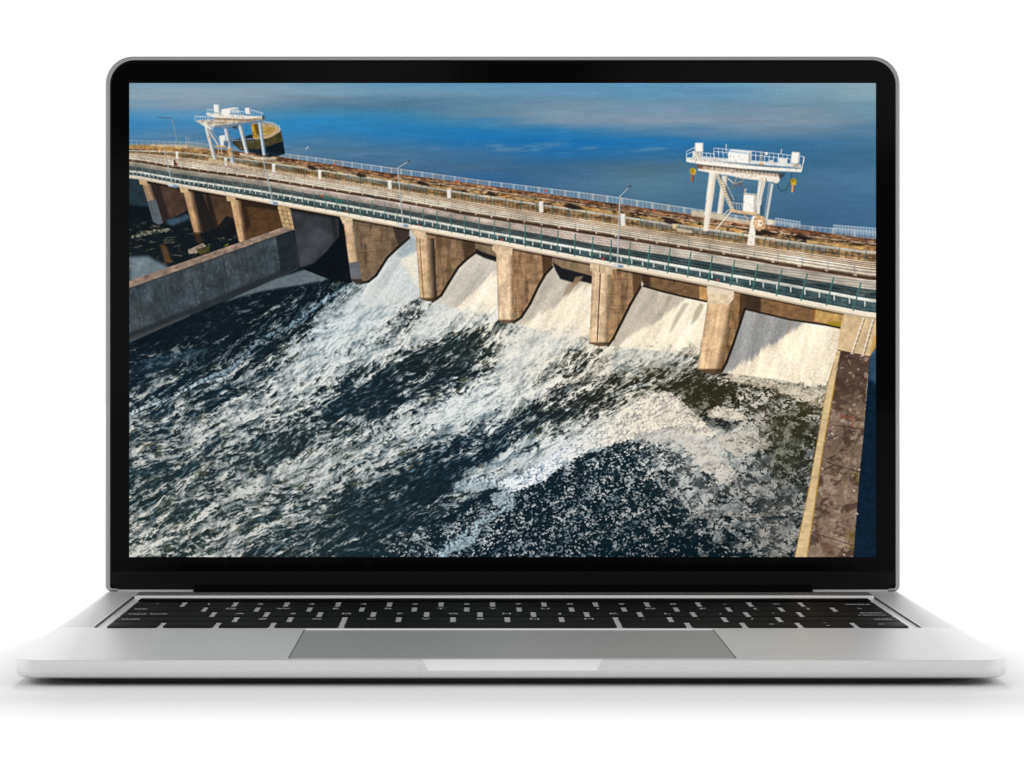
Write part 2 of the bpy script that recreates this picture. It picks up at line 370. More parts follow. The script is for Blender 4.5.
def paint_picture():
    X, Y = np.meshgrid(PX0 + (np.arange(NW)+.5)/SS, PY0 + (np.arange(NH)+.5)/SS)
    X = X.astype(np.float32); Y = Y.astype(np.float32)
    img = np.zeros((NH, NW, 3), np.float32)

    def bbox(pts, pad=0):
        xs = [p[0] for p in pts]; ys = [p[1] for p in pts]
        i0 = max(0, int((min(xs)-PX0-pad)*SS)-1); i1 = min(NW, int((max(xs)-PX0+pad)*SS)+2)
        j0 = max(0, int((min(ys)-PY0-pad)*SS)-1); j1 = min(NH, int((max(ys)-PY0+pad)*SS)+2)
        return i0, i1, j0, j1

    def mask(pts, soft=0):
        i0, i1, j0, j1 = bbox(pts, soft*3)
        if i1 <= i0 or j1 <= j0: return None
        x = X[j0:j1, i0:i1]; y = Y[j0:j1, i0:i1]
        m = np.zeros(x.shape, bool)
        n = len(pts)
        for k in range(n):
            (xa, ya), (xb, yb) = pts[k], pts[(k+1) % n]
            if ya == yb: continue
            c = ((ya > y) != (yb > y)) & (x < (xb-xa)*(y-ya)/(yb-ya)+xa)
            m ^= c
        m = m.astype(np.float32)
        if soft: m = boxblur(m, soft*SS*.6)
        return m, (slice(j0, j1), slice(i0, i1))

    def comp(sl, m, col, a=1.0):
        m = (m*a)[..., None]
        img[sl] = img[sl]*(1-m) + (col if isinstance(col, np.ndarray) and col.ndim == 3 else hexc(col) if isinstance(col, str) else col)*m

    def poly(pts, col, a=1.0, soft=0, tex=0, ts=3.0, tv=None, seed=0, streak=0):
        r = mask(pts, soft)
        if r is None: return
        m, sl = r
        c = hexc(col) if isinstance(col, str) else col
        c = np.broadcast_to(c, m.shape+(3,))
        if tex:
            x = X[sl]; y = Y[sl]
            n = fbm(x/ts, y/(tv or ts), 4, seed) - .5
            n = n*2
            if streak: n = n*.8 + (fbm((x+y*streak)/4.5+n, y/30, 3, seed+5)-.5)*1.0
            c = c*(1+tex*n[..., None])
        comp(sl, m, np.array(c, np.float32), a)

    def line(pts, w, col, a=1.0):
        c = hexc(col)
        for (xa, ya), (xb, yb) in zip(pts[:-1], pts[1:]):
            i0, i1, j0, j1 = bbox([(xa, ya), (xb, yb)], w)
            if i1 <= i0 or j1 <= j0: continue
            x = X[j0:j1, i0:i1]; y = Y[j0:j1, i0:i1]
            dx, dy = xb-xa, yb-ya; L = max(dx*dx+dy*dy, 1e-6)
            t = np.clip(((x-xa)*dx+(y-ya)*dy)/L, 0, 1)
            d = np.hypot(x-xa-t*dx, y-ya-t*dy)
            m = np.clip((w/2-d)*SS+.5, 0, 1)*min(1, 1)
            comp((slice(j0, j1), slice(i0, i1)), m, c, a)

    def grid(xs, ys, rows):
        """smooth interpolation of a coarse table of colours or numbers over the whole picture"""
        t = np.array(rows, np.float32)
        gx = np.interp(X[0], xs, np.arange(len(xs))); gy = np.interp(Y[:, 0], ys, np.arange(len(ys)))
        def w(g, n):
            i = np.clip(np.floor(g).astype(int), 0, n-2); f = g-i; f = f*f*(3-2*f)*.5+f*.5; return i, f.astype(np.float32)
        ix, fx = w(gx, len(xs)); iy, fy = w(gy, len(ys))
        if t.ndim == 2: t = t[..., None]
        a = t[iy][:, ix]; b = t[iy][:, ix+1]; c = t[iy+1][:, ix]; d = t[iy+1][:, ix+1]
        fx = fx[None, :, None]; fy = fy[:, None, None]
        return (a*(1-fx)+b*fx)*(1-fy) + (c*(1-fx)+d*fx)*fy

    # ---- reservoir --------------------------------------------------------------------------------
    gx = [129, 190, 250, 320, 400, 480, 560, 640, 720, 800, 876]
    gy = [83, 92, 100, 107, 114, 122, 131, 142, 154, 168, 185, 205, 235]
    G = """7f9db0 7f9db2 7d9db3 6f9ab5 5f95b8 5b93b8 5f97ba 5f9abc 6a9dba 85a6b8 92a9b5
8ba1b2 90a3b3 8fa1b1 7d9bb1 6f97b1 6a95b1 6493b4 5c93b7 5e93b4 7a9cb0 8ba4b1
8a9fb0 8e9fae 8498aa 6988a0 587f9b 5f86a0 6a8ea8 6391b0 6390ae 7896aa 85a0af
6f93b0 7b96ad 6f8fa8 4f7c9c 497898 62869f 7891a6 6f90aa 6f91a9 6f8ea4 7495a8
4b8fc0 5a92ba 4c8ab4 3b84b2 3b80ab 5f86a2 8096a8 7e94a8 7a92a7 7c93a5 6f8fa5
3a86bf 4089bd 2c85c0 2683bf 2d7fb3 3f80ac 7892a7 8495a7 8294a7 7f92a4 6488a2
4083b5 4a83af 2f80b8 2a80ba 217bb8 1c77b5 2c7ab0 5082a8 5c83a4 6785a0 55809f
4d7fa8 4e7ca2 3a7aac 4078a3 2b75ab 1a72b4 1771b5 1b72b2 2473ab 37719c 44759a
3f76a3 4a7799 4a789c 4a7596 43739a 386f9f 1f6daa 2d6ea0 2f6c9c 356b94 3d6e93
3a719e 45729a 31699c 3a6a96 42698c 3f698e 34668f 47687f 3e6888 356589 3a698d
3f6f96 3a6d98 2a659d 20609f 215f9c 2a6299 3c6689 3f6580 36607f 315d80 34638a
3f6f96 3a6d98 2a659d 20609f 17579a 1b5896 2d5c85 355d7c 2f5877 2b557a 2b5982
3f6f96 3a6d98 2a659d 20609f 17579a 1b5896 26547d 2d5573 284f6e 254d72 27527a"""
    T = [[hexc(c) for c in r.split()] for r in G.splitlines()]
    wx = (fbm(X/60, Y/7, 4, 2)-.5)*9
    img[:] = grid(gx, gy, T)
    gl = img.mean(2, keepdims=True); img[:] = gl + (img-gl)*.90; img[..., 0] *= .97
    img[:] += (hexc('3f6788')-hexc('2b5377'))*(sstep(500, 640, X)*sstep(155, 185, Y))[..., None]
    jj = np.clip(np.round((Y[:, :] + wx - PY0)*SS - .5), 0, NH-1).astype(int)
    img[:] = img[jj, np.arange(NW)[None, :]]
    n = fbm(X/26, Y/3.2, 5, 11)-.5
    img[:] = img*(1+.07*n[..., None]) + .02*n[..., None]
    wisp = sstep(.52, .78, fbm(X/34+Y/14, Y/5, 5, 21))*np.exp(-((Y-146-(X-500)*.03)/7)**2)*sstep(420, 500, X)*(1-sstep(660, 700, X))
    wisp += .7*sstep(.5, .8, fbm(X/30, Y/4, 5, 31))*np.exp(-((Y-124-(X-600)*.01)/4)**2)*sstep(540, 600, X)
    wisp += .6*sstep(.5, .8, fbm(X/26, Y/5, 4, 41))*np.exp(-((Y-150-(X-350)*.05)/10)**2)*(1-sstep(420, 520, X))
    img[:] = img*(1-.4*wisp[..., None]) + hexc('8fa3ad')*.4*wisp[..., None]
    grain = _rng.rand(NH, NW).astype(np.float32)
    grain = boxblur(grain, 1, 1)-.5
    img += grain[..., None]*.07
    line([(306, 149), (308, 147)], 1.0, 'b8c8d2', .9)

    # ---- lower river: foam on dark water ----------------------------------------------------------
    fx = [129, 155, 180, 205, 230, 255, 280, 305, 330, 355, 380, 405, 430, 455, 480, 505, 530, 555, 580, 605, 630, 655, 680, 705, 730, 755, 780, 805, 830]
    F = {
     270: "0 0 0 0 0 0 0 0 .05 .2 .8 .9 .9 .9 .9 .9 .95 .95 .95 .95 .95 .95 .95 .95 .95 .95 .95 .95 .95",
     290: ".02 .02 .02 .02 .02 .05 .05 .10 .22 .55 .9 .9 .8 .95 .95 .95 .95 .95 .95 .95 .95 .95 .95 .95 .95 .95 .95 .95 .95",
     308: ".02 .02 .02 .02 .03 .08 .12 .25 .42 .85 .92 .45 .70 .92 .97 .9 .97 .97 .97 .97 .97 .97 .97 .97 .97 .97 .97 .97 .97",
     325: ".03 .03 .03 .04 .06 .12 .28 .30 .75 .88 .62 .50 .88 .78 .45 .50 .9 .95 .95 .95 .95 .95 .95 .95 .95 .95 .95 .95 .95",
     341: ".05 .08 .10 .12 .14 .24 .25 .48 .86 .80 .58 .80 .66 .30 .22 .62 .9 .92 .85 .50 .92 .95 .95 .9 .9 .9 .9 .9 .9",
     355: ".18 .22 .22 .16 .18 .25 .38 .80 .82 .70 .74 .52 .25 .18 .22 .80 .90 .80 .42 .62 .88 .88 .85 .6 .9 .9 .9 .9 .9",
     370: ".20 .22 .22 .30 .28 .38 .66 .86 .74 .55 .32 .18 .14 .18 .48 .88 .86 .58 .55 .82 .82 .70 .42 .30 .62 .78 .85 .9 .9",
     385: ".16 .22 .35 .34 .35 .60 .78 .74 .58 .34 .15 .12 .14 .38 .80 .88 .80 .62 .72 .70 .32 .55 .28 .22 .36 .44 .42 .62 .7",
     400: ".22 .38 .42 .42 .58 .72 .74 .52 .38 .22 .14 .18 .42 .74 .88 .86 .66 .58 .38 .20 .72 .96 .50 .24 .42 .50 .45 .46 .60",
     415: ".32 .40 .46 .60 .72 .72 .60 .38 .26 .22 .26 .44 .70 .86 .84 .60 .46 .24 .30 .82 .98 .98 .92 .38 .64 .58 .45 .34 .50",
     430: ".42 .48 .60 .66 .66 .55 .40 .28 .28 .38 .52 .70 .70 .70 .50 .30 .22 .42 .86 .98 .92 .94 .92 .84 .82 .74 .50 .36 .45",
     445: ".58 .60 .62 .55 .44 .38 .32 .36 .55 .62 .64 .66 .50 .40 .22 .22 .52 .88 .96 .66 .30 .46 .80 .88 .80 .56 .44 .38 .45",
     460: ".60 .58 .48 .38 .38 .42 .52 .60 .64 .60 .62 .50 .34 .18 .24 .60 .88 .92 .42 .28 .26 .55 .36 .86 .86 .56 .48 .44 .45",
     475: ".42 .42 .40 .42 .48 .52 .60 .60 .58 .56 .44 .26 .16 .18 .50 .72 .66 .26 .26 .27 .28 .44 .50 .60 .80 .56 .48 .45 .45",
     490: ".50 .45 .42 .46 .55 .60 .58 .52 .46 .34 .22 .15 .14 .18 .26 .40 .28 .26 .30 .32 .33 .28 .68 .52 .58 .54 .50 .45 .4",
     510: ".58 .50 .50 .58 .58 .52 .50 .38 .24 .16 .14 .14 .16 .20 .40 .34 .24 .30 .32 .32 .32 .28 .34 .66 .64 .52 .46 .42 .4",
     530: ".60 .62 .58 .56 .56 .48 .36 .22 .18 .15 .14 .18 .24 .36 .44 .26 .24 .32 .32 .30 .28 .28 .28 .30 .58 .60 .52 .46 .4",
     557: ".66 .66 .58 .55 .50 .38 .24 .18 .16 .16 .16 .24 .38 .24 .20 .28 .30 .30 .28 .24 .22 .20 .18 .18 .26 .42 .60 .5 .4"}
    D = grid(fx, sorted(F), [[float(q) for q in F[k].split()] for k in sorted(F)])[..., 0]
    # flow frame: u runs along the current, v across it
    ang = np.radians(152 + 10*sstep(300, 560, X) - 6*sstep(400, 540, Y)).astype(np.float32)
    ca, sa = np.cos(math.radians(150)), np.sin(math.radians(150))
    wob = (fbm(X/45, Y/45, 3, 51)-.5)*26; wob2 = (fbm(X/14, Y/14, 3, 53)-.5)*8
    u = (X-500)*ca + (Y-350)*sa + wob2; v = -(X-500)*sa + (Y-350)*ca + wob + wob2*.6
    calm = sstep(.0, 22, Y-(560-(X-480)*1.0+0))*0
    calm = sstep(-15, 25, (X-470)*.52+(Y-500)*1.0)*sstep(420, 470, Y)          # speckled still water, bottom centre and right
    calm = np.maximum(calm, sstep(640, 720, X)*sstep(370, 390, Y))
    w1 = (fbm(X/7, Y/7, 3, 61)-.5)*7; w2 = (fbm(X/7+9, Y/7, 3, 62)-.5)*7
    nA = fbm(u/6.5, v/1.7, 4, 71, .72)                                          # streaky
    nB = fbm((X+w1)/3.9+v/9, (Y+w2)/2.4, 4, 81, .95)                                # curdled
    nC = fbm((X+w1*.4)/1.9, (Y+w2*.4)/1.35, 2, 91, .8)*.74+.26*fbm(X/12, Y/8, 2, 92)+.10*fbm((X+w1)/4.5, (Y+w2)/3, 2, 93)                            # specks
    rid = 1-np.abs(2*fbm(u/7, v/3.2, 4, 95, .7)-1)*2.2
    # streaks drawn out along the current: fine noise averaged along the local direction of flow
    vd = grid([129, 230, 330, 430, 520, 600, 680, 760, 840], [250, 300, 350, 400, 450, 500, 557],
              [[25, 25, 40, 58, 62, 62, 64, 64, 70], [25, 30, 46, 56, 60, 60, 60, 58, 70], [28, 36, 44, 38, 55, 52, 45, 35, 75], [30, 33, 34, 33, 48, 38, 32, -35, 80],
               [27, 30, 31, 33, 34, 30, 20, -40, 70], [28, 26, 28, 30, 30, 30, -30, -35, 10], [30, 28, 28, 32, 34, 30, -30, -30, 0]])[..., 0]
    vd = np.radians(vd*.88 + (fbm(X/22, Y/16, 3, 55)-.5)*60)
    cx, sy = -np.cos(vd), np.sin(vd)
    ii, jj_ = np.meshgrid(np.arange(NW), np.arange(NH)); 
    fine = fbm((X+w1*.6)/1.9, (Y+w2*.6)/1.4, 3, 57, .9)
    fine2 = fbm((X+w1)/4.4, (Y+w2)/3.0, 3, 58, .8)
    def drag(src, L, n):
        acc = 0
        for t in np.linspace(-L, L, n):
            acc = acc + src[np.clip((jj_+sy*t*SS).astype(np.int32), 0, NH-1), np.clip((ii+cx*t*SS).astype(np.int32), 0, NW-1)]
        acc = acc/n
        return (acc-acc.mean())/acc.std()
    lic3 = drag(fbm((X+w1)/6.5, (Y+w2)/5, 3, 59, .7), 20, 17); lic = drag(fine, 2.6, 7); lic2 = drag(fine2, 8, 11)
    wa = (fbm(X/10, Y/8, 3, 63)-.5)*11; wb = (fbm(X/10+7, Y/8, 3, 64)-.5)*11
    def ridge(a, b, sd): return 1-np.abs(2*fbm(a, b, 3, sd, .62)-1)
    r1 = ridge((u+wa)/8.0, (v+wb)/2.7, 66); r2 = ridge((u+wa*.6)/3.8, (v+wb*.6)/1.6, 67)
    r1 = (r1-r1.mean())/r1.std(); r2 = (r2-r2.mean())/r2.std()
    curd = (nB-nB.mean())/nB.std(); rd = (rid-rid.mean())/rid.std(); spk = (nC-nC.mean())/nC.std()
    mott = fbm((X+w1*1.2)/7.5, (Y+w2*1.2)/5.0, 4, 97, .8); mott = (mott-mott.mean())/mott.std()
    bas = sstep(640, 700, X)*sstep(376, 396, Y)
    nz = (.40*lic + .42*lic2 + .26*curd + .46*r1 + .50*r2)*(1-calm) + ((spk*.95 + .2*lic)*(1-.55*bas) + bas*(.62*mott+.25*curd))*calm
    def rank(a):                                                               # spread evenly over 0..1
        h, e = np.histogram(a, 512); c = np.cumsum(h)/a.size
        return np.interp(a, (e[1:]+e[:-1])/2, c).astype(np.float32)
    nz = rank(nz)
    big = np.clip(lic3, -2.2, 2.2)*.30 + (fbm(u/46, v/11, 3, 101)-.5)*.3
    D = D*(1+.16*sstep(.3, .6, D)*(1-calm)*(1-sstep(560, 660, X)))
    D = D*(1-.20*sstep(330, 180, X)*sstep(420, 470, Y))*(1-.45*np.exp(-((X-560+(Y-405)*1.1)/60)**2-((Y-405-(560-X)*.35)/11)**2))
    Dm = np.clip(D + big*.62*(1-np.abs(2*D-1)*.62)*(1-.8*calm) + .12*sstep(.68, .9, D), 0, 1.1)
    foam = sstep(-.24, .30, (nz-(1-Dm))*(1+1.2*calm)-.05*calm)
    foam = foam**(1+.4*(1-Dm))
    # relief of the foam: lit from the right and above
    hgt = fbm((X+w1)/4.0, (Y+w2)/3.0, 4, 111, .75)*.42 + nz*.10 + lic*.03 + lic2*.016
    relief = (np.roll(hgt, (0, -3), (0, 1)) - np.roll(hgt, (3, 3), (0, 1)))
    hb = fbm((u)/18, v/9, 3, 121)
    bump = (np.roll(hb, (-6, -9), (0, 1)) - np.roll(hb, (6, 9), (0, 1)))
    lum = np.clip(.73 - relief*2.3 - bump*1.5 + .20*(Dm-.5), 0, 1.0)
    warm = grid([129, 330, 480, 600, 700, 840], [270, 330, 400, 470, 557],
                [[0, 0, .5, .8, .9, .9], [0, .1, .65, .85, .85, .9], [.25, .3, .25, .7, .7, .8], [.4, .3, .1, .1, .35, .5], [.5, .3, 0, .0, .3, .5]])[..., 0]
    lo = hexc('56707f')*(1-warm[..., None]) + hexc('7d7468')*warm[..., None]
    hi = hexc('e6eef0')*(1-warm[..., None]) + hexc('f6ead4')*warm[..., None]
    fc = lo + (hi-lo)*lum[..., None]
    dim = grid([129, 330, 480, 600, 700, 780, 840], [270, 330, 400, 440, 480, 557],
               [[.6, .8, 1, 1, 1, 1, 1], [.5, .95, 1, 1, 1, 1, 1], [.85, .98, 1, 1, .9, .84, .9], [.88, .92, .96, 1, .95, .76, .76], [.88, .9, .86, .80, .82, .70, .68], [.95, .85, .82, .66, .66, .66, .68]])[..., 0]
    fc = fc*dim[..., None]
    dk = grid([129, 300, 480, 620, 720, 840], [260, 340, 400, 460, 557],
              [[hexc(c) for c in r.split()] for r in ["0a141b 0a151c 1c2626 2a2c22 30301f 3a3420", "0a151d 0d1a21 1d2625 2c2c20 2e2c1e 3a3420",
               "10202a 14232b 121f28 23251f 2d291c 33301c", "1b2a30 1f2b2e 10202a 0e2028 19252a 2b2a1f", "22302f 1c2a2f 0d1d26 071a22 07171f 0c1a22"]])
    olive = sstep(.53, .70, fbm(X/9, Y/6, 3, 131))*sstep(.25, .55, Dm)*(1-.7*calm)
    wat = dk*(1+.55*(fbm(u/9, v/2, 3, 141)-.5)[..., None])
    wat = wat*(1-.6*olive[..., None]) + hexc('626043')*.6*olive[..., None]
    glint = sstep(.4, 2.4, lic)*.6*(1-calm)
    wat = wat + glint[..., None]*hexc('6f8894')*sstep(.08, .3, D)[..., None]
    # water surface between the foam catches paler scum in the corner basin
    scum = .5*sstep(.42, .62, fbm((X+w1)/11, (Y+w2)/8, 4, 161))*sstep(640, 700, X)*sstep(385, 420, Y)*sstep(.28, .42, D)*.6
    wat = wat*(1-scum[..., None]) + hexc('8a7f76')*scum[..., None]
    river = wat*(1-foam[..., None]) + fc*foam[..., None]
    def drag3(im, L, n):
        acc = 0
        for t in np.linspace(-L, L, n):
            acc = acc + im[np.clip((jj_+sy*t*SS+.5).astype(np.int32), 0, NH-1), np.clip((ii+cx*t*SS+.5).astype(np.int32), 0, NW-1)]
        return acc/n
    km = (.34*(1-calm))[..., None]
    river = river*(1-km) + drag3(river, 1.5, 5)*km
    mriv = (Y > np.interp(X, [129, 200, 300, 400, 500, 600, 700, 760, 810, 877], [176, 190, 207, 225, 244, 263, 281, 293, 304, 317])).astype(np.float32)[..., None]
    img[:] = img*(1-mriv) + river*mriv

    def foamline(pts, w, a, col='e8ecec', seed=0, warmc=None, s=3.0):
        """a broken, lumpy ribbon of foam along a path"""
        i0, i1, j0, j1 = bbox(pts, w*1.8)
        x = X[j0:j1, i0:i1]; y = Y[j0:j1, i0:i1]
        d = np.full(x.shape, 1e9, np.float32)
        for (xa, ya), (xb, yb) in zip(pts[:-1], pts[1:]):
            dx, dy = xb-xa, yb-ya; L = dx*dx+dy*dy
            t = np.clip(((x-xa)*dx+(y-ya)*dy)/L, 0, 1)
            d = np.minimum(d, np.hypot(x-xa-t*dx, y-ya-t*dy))
        n = fbm(x/s, y/s*1.2, 4, seed+200, .65)
        m = sstep(.0, .35, (1-d/w) + (n-.5)*2.6 - .15)*sstep(1.8, 1.1, d/w)
        h = fbm(x/(s*.8), y/(s*.7), 4, seed+210, .6)
        rl = np.roll(h, -4, 1)-np.roll(h, (3, 4), (0, 1))
        c = hexc(col)*(1-np.clip(rl*2.2+.10, -.12, .6))[..., None]
        comp((slice(j0, j1), slice(i0, i1)), m, c.astype(np.float32), a)

    # sheet of still foam under the training wall
    poly([(222, 303), (262, 283), (300, 271), (322, 265), (338, 268), (348, 278), (330, 279), (300, 285), (262, 291), (240, 297)], '717d83', .85, .9, .14, 4)
    poly([(130, 372), (160, 355), (200, 348), (215, 352), (180, 362), (150, 374)], '4a6a80', .18, 3)
    foamline([(129, 414), (145, 407), (165, 401), (186, 389), (200, 382), (225, 378)], 1.9, .85, 'b9c8cf', 1)
    foamline([(200, 381), (230, 370), (255, 345), (268, 335), (285, 328), (302, 318), (330, 296), (352, 285)], 2.3, .7, '8fa9b8', 2)
    foamline([(135, 363), (170, 356), (196, 350)], 1.6, .45, '4f6f82', 3)
    # the long lit crest running up to the corner basin
    def lumps(pts, hi_, lo_, seed, s0=3.4, rag=3.0, a=1.0, lit=1.0):
        """thick heaped foam: ragged outline, rounded lumps lit from the upper right"""
        i0, i1, j0, j1 = bbox(pts, 10)
        x = X[j0:j1, i0:i1]; y = Y[j0:j1, i0:i1]; sl = (slice(j0, j1), slice(i0, i1))
        m0 = np.zeros((NH, NW), np.float32); r_ = mask(pts); m0[r_[1]] = r_[0]
        m0 = boxblur(m0[sl], rag*SS*.55)
        n = fbm(x/s0, y/s0*1.25, 4, seed+700, .7)
        n = n*.6+.4*fbm(x/(s0*2.6), y/(s0*2.2), 2, seed+705)
        m = sstep(.40, .60, m0 + (n-.5)*2.6*(1-np.abs(2*m0-1)))
        kq = 1-.75*sstep(630, 690, x)
        kn = 1-cells((x+(n-.5)*4)/(s0*1.25), (y+(n-.5)*4)/(s0*1.0), seed); kn2 = 1-cells(x/(s0*.62), y/(s0*.5), seed+9)
        m = sstep(.42, .56, m0 + ((n-.5)*1.6+(kn-.5)*.9)*(1-np.abs(2*m0-1)))
        w_ = (fbm(x/s0/2, y/s0/2, 3, seed+709)-.5)*s0*2.5
        h = kn*.40 + kn2*.25 + .5*nA[sl] + .4*fbm((x+w_)/(s0*.75), (y-w_)/(s0*.55), 3, seed+710, .8)
        rl = (np.roll(h, -3, 1)-np.roll(h, (3, 3), (0, 1)))
        wf = (sstep(530, 650, x)*.9)[..., None]
        if seed < 3: hc, lc = hexc('f0f3f4')*(1-wf)+hexc('f8ecd6')*wf, hexc('6d8599')*(1-wf)+hexc('928b85')*wf
        else: hc, lc = hexc(hi_), hexc(lo_)
        t = np.clip(.70 + .10*curd[sl] + .05*spk[sl] + .28*(kn-.55)*kq + .12*lic[sl] - rl*(.7+.8*kq)*lit + .35*(mott[sl]*.25)*(1-kq) + .9*(fbm(x/9, y/6, 2, seed+712)-.5), 0, 1)
        m = m*(1-.75*sstep(-.9, -1.9, curd[sl]*.8+spk[sl]*.5))
        c = lc + (hc-lc)*t[..., None]
        comp(sl, m, c.astype(np.float32), a)
    lumps([(497, 482), (520, 474), (545, 460), (560, 448), (578, 441), (592, 430), (612, 420), (606, 436), (585, 452), (560, 466), (548, 478), (530, 486), (508, 492)], 'f2f2ee', '70879b', 1, s0=3.0)
    lumps([(600, 436), (607, 424), (618, 418), (624, 408), (640, 398), (655, 392), (668, 391), (682, 402), (694, 414), (706, 424), (716, 436), (700, 440), (680, 436), (655, 433), (636, 438), (620, 442), (604, 446), (594, 448)], 'f8ecd6', '8d8884', 2, s0=3.0)
    lumps([(636, 432), (668, 430), (700, 436), (730, 441), (742, 446), (720, 450), (690, 446), (660, 441), (640, 440)], 'd8d3ca', '9a9692', 3, rag=4, a=.85)
    lumps([(678, 440), (700, 442), (716, 452), (728, 464), (736, 474), (730, 484), (716, 482), (700, 466), (688, 452)], 'dcd5c9', '918d8a', 4, s0=4.2, rag=4, a=.95)
    lumps([(657, 442), (672, 444), (690, 462), (712, 482), (724, 500), (712, 500), (690, 484), (672, 462)], 'b5afa8', '6d6b69', 5, s0=3.4, rag=9, a=.35)
    lumps([(706, 411), (716, 406), (730, 409), (744, 414), (748, 421), (735, 419), (720, 418), (708, 418)], 'ece2d0', '9d9082', 6, s0=3, a=.95)
    lumps([(716, 438), (735, 432), (752, 432), (770, 440), (772, 448), (752, 450), (740, 456), (724, 450)], 'd6cdbf', '8d867e', 7, s0=4, rag=5, a=.85)
    lumps([(752, 410), (768, 412), (776, 424), (772, 438), (760, 434), (752, 422)], 'c9beb0', '857d75', 8, s0=4, rag=8, a=.4)
    lumps([(730, 470), (760, 478), (790, 500), (800, 520), (770, 520), (745, 505), (722, 500)], 'a39a91', '645f5b', 9, s0=3.2, rag=11, a=.2)
    lumps([(752, 528), (775, 522), (796, 530), (794, 552), (770, 556), (756, 546)], 'a69c92', '6b6560', 10, s0=3.5, rag=9, a=.35)
    lumps([(488, 496), (506, 490), (516, 500), (512, 513), (500, 508)], 'b3c0c6', '5f737f', 11, s0=3, rag=4, a=.8)
    lumps([(452, 487), (475, 479), (498, 478), (498, 486), (480, 490), (462, 492)], 'c3ced2', '6f8692', 12, s0=3, rag=4, a=.8)
    lumps([(436, 556), (448, 546), (470, 536), (478, 526), (480, 532), (470, 546), (452, 552), (444, 558)], 'b9c9cf', '5f7a88', 13, s0=3, rag=3.5, a=.85)
    # boiling foam where the sheets strike
    lumps([(330, 300), (352, 286), (368, 282), (382, 300), (402, 306), (386, 322), (356, 330), (320, 338), (305, 335), (318, 318)], 'e4ecee', '8ea5b2', 14, s0=4.5, rag=9, a=.4, lit=.8)
    lumps([(428, 306), (444, 300), (470, 312), (498, 316), (496, 324), (462, 326), (436, 340), (412, 346), (402, 340), (420, 322)], 'eef0ec', '94a6b2', 15, s0=4.5, rag=9, a=.45, lit=.8)
    lumps([(506, 326), (520, 320), (556, 336), (588, 340), (582, 350), (560, 352), (540, 360), (520, 372), (498, 380), (500, 350)], 'f3f0e6', '9aabb6', 16, s0=5, rag=9, a=.45, lit=.8)
    lumps([(610, 346), (640, 348), (672, 354), (696, 360), (694, 368), (668, 366), (640, 372), (620, 376), (602, 372), (612, 358)], 'f0ecdf', '8fa0ab', 17, s0=4.5, rag=9, a=.5, lit=.8)
    lumps([(724, 372), (760, 378), (800, 386), (826, 392), (822, 408), (800, 400), (770, 388), (742, 384), (726, 380)], 'e6d9c0', '8d8272', 18, s0=2.6, rag=5, a=.75)
    foamline([(636, 438), (655, 452), (656, 467), (660, 482), (676, 496), (694, 506), (712, 519), (730, 530), (748, 541)], 3.4, .8, '9d9e9c', 10)
    foamline([(440, 553), (455, 541), (470, 530), (484, 521), (505, 508), (512, 496)], 4.0, .8, 'a9bdc6', 11)
    foamline([(455, 486), (475, 478), (492, 480), (508, 490)], 4.5, .7, 'c3d0d6', 12)
    foamline([(690, 516), (720, 514), (750, 516), (790, 512)], 2.2, .5, 'a89f95', 13)
    foamline([(612, 395), (628, 388), (650, 384)], 2.2, .6, 'cfd4d0', 14)
    foamline([(645, 392), (665, 380), (690, 370)], 2.4, .45, 'd8d8c4', 15)
    
    poly([(770, 415), (800, 405), (812, 420), (798, 470), (780, 488), (765, 455)], '2e3018', .38, 7, .5, 3)
    poly([(672, 382), (715, 384), (740, 392), (712, 408), (700, 420), (684, 404)], '2f2d1a', .45, 4, .4, 3)
    poly([(700, 416), (728, 420), (730, 428), (712, 428)], '1c2224', .6, 2, .3, 3)

    # ---- structures standing in the river ---------------------------------------------------------
    # far-left basin behind the training wall
    poly([(129, 176), (300, 208), (300, 240), (129, 290)], '10181d', 1, 0, .25, 5)
    poly([(129, 178), (143, 180), (158, 212), (129, 207)], '25333a', 1, 0, .2, 5)
    poly([(129, 205), (152, 207), (160, 225), (129, 222)], '0c151b', 1, 1)
    r = mask([(129, 222), (190, 216), (240, 238), (165, 275), (129, 275)], 3)
    if r:
        m, sl = r; x = X[sl]; y = Y[sl]
        g = sstep(.55, .8, fbm(x/7, y/2.2, 4, 301, .7))
        comp(sl, m*g, '8b8468', .55)
    poly([(129, 257), (148, 256), (168, 267), (172, 274), (130, 285)], '76838b', .9, 2.2, .22, 6)
    foamline([(133, 237), (152, 232), (170, 230)], 2.2, .6, 'a5a28c', 21)
    poly([(160, 244), (166, 246), (172, 262), (165, 263)], '6b4a28', .75, 1.2)
    poly([(165, 221), (188, 214), (190, 219), (172, 226)], '4f7189', .7, 1.4, .5, 3)
    poly([(193, 234), (199, 233), (203, 243), (198, 244)], '3a2a1e', .9, .8)
    # debris raft
    poly([(188, 250), (203, 243), (206, 246), (197, 253), (189, 254)], '8d8074', 1, 0, .4, 2)
    poly([(196, 249), (210, 246), (209, 252), (200, 255)], '47441f', .9, .5, .4, 2)
    # receding pier faces of the far-left bays
    poly([(147, 178), (181, 186), (190, 209), (176, 216), (162, 222.5), (153, 186)], '4a392f', 1, 0, .35, 5, seed=1, streak=-.35)
    poly([(147, 178), (158, 180), (170, 219), (162, 222.5), (153, 186)], '231e1e', .8, 1.2, .2, 3)
    poly([(187, 187), (226, 194), (236, 220), (224, 228), (203, 234), (194, 194)], '4f3c2d', 1, 0, .3, 5, seed=2, streak=-.35)
    poly([(189, 189), (202, 192), (216, 231), (204, 234), (194, 200)], '171719', .85, .8)
    poly([(205, 192), (209, 193), (219, 229), (213, 230)], '1b1818', .75, .6)
    poly([(226, 216), (236, 219), (240, 232), (205, 240), (203, 233), (216, 229)], '12161a', .9, .8)
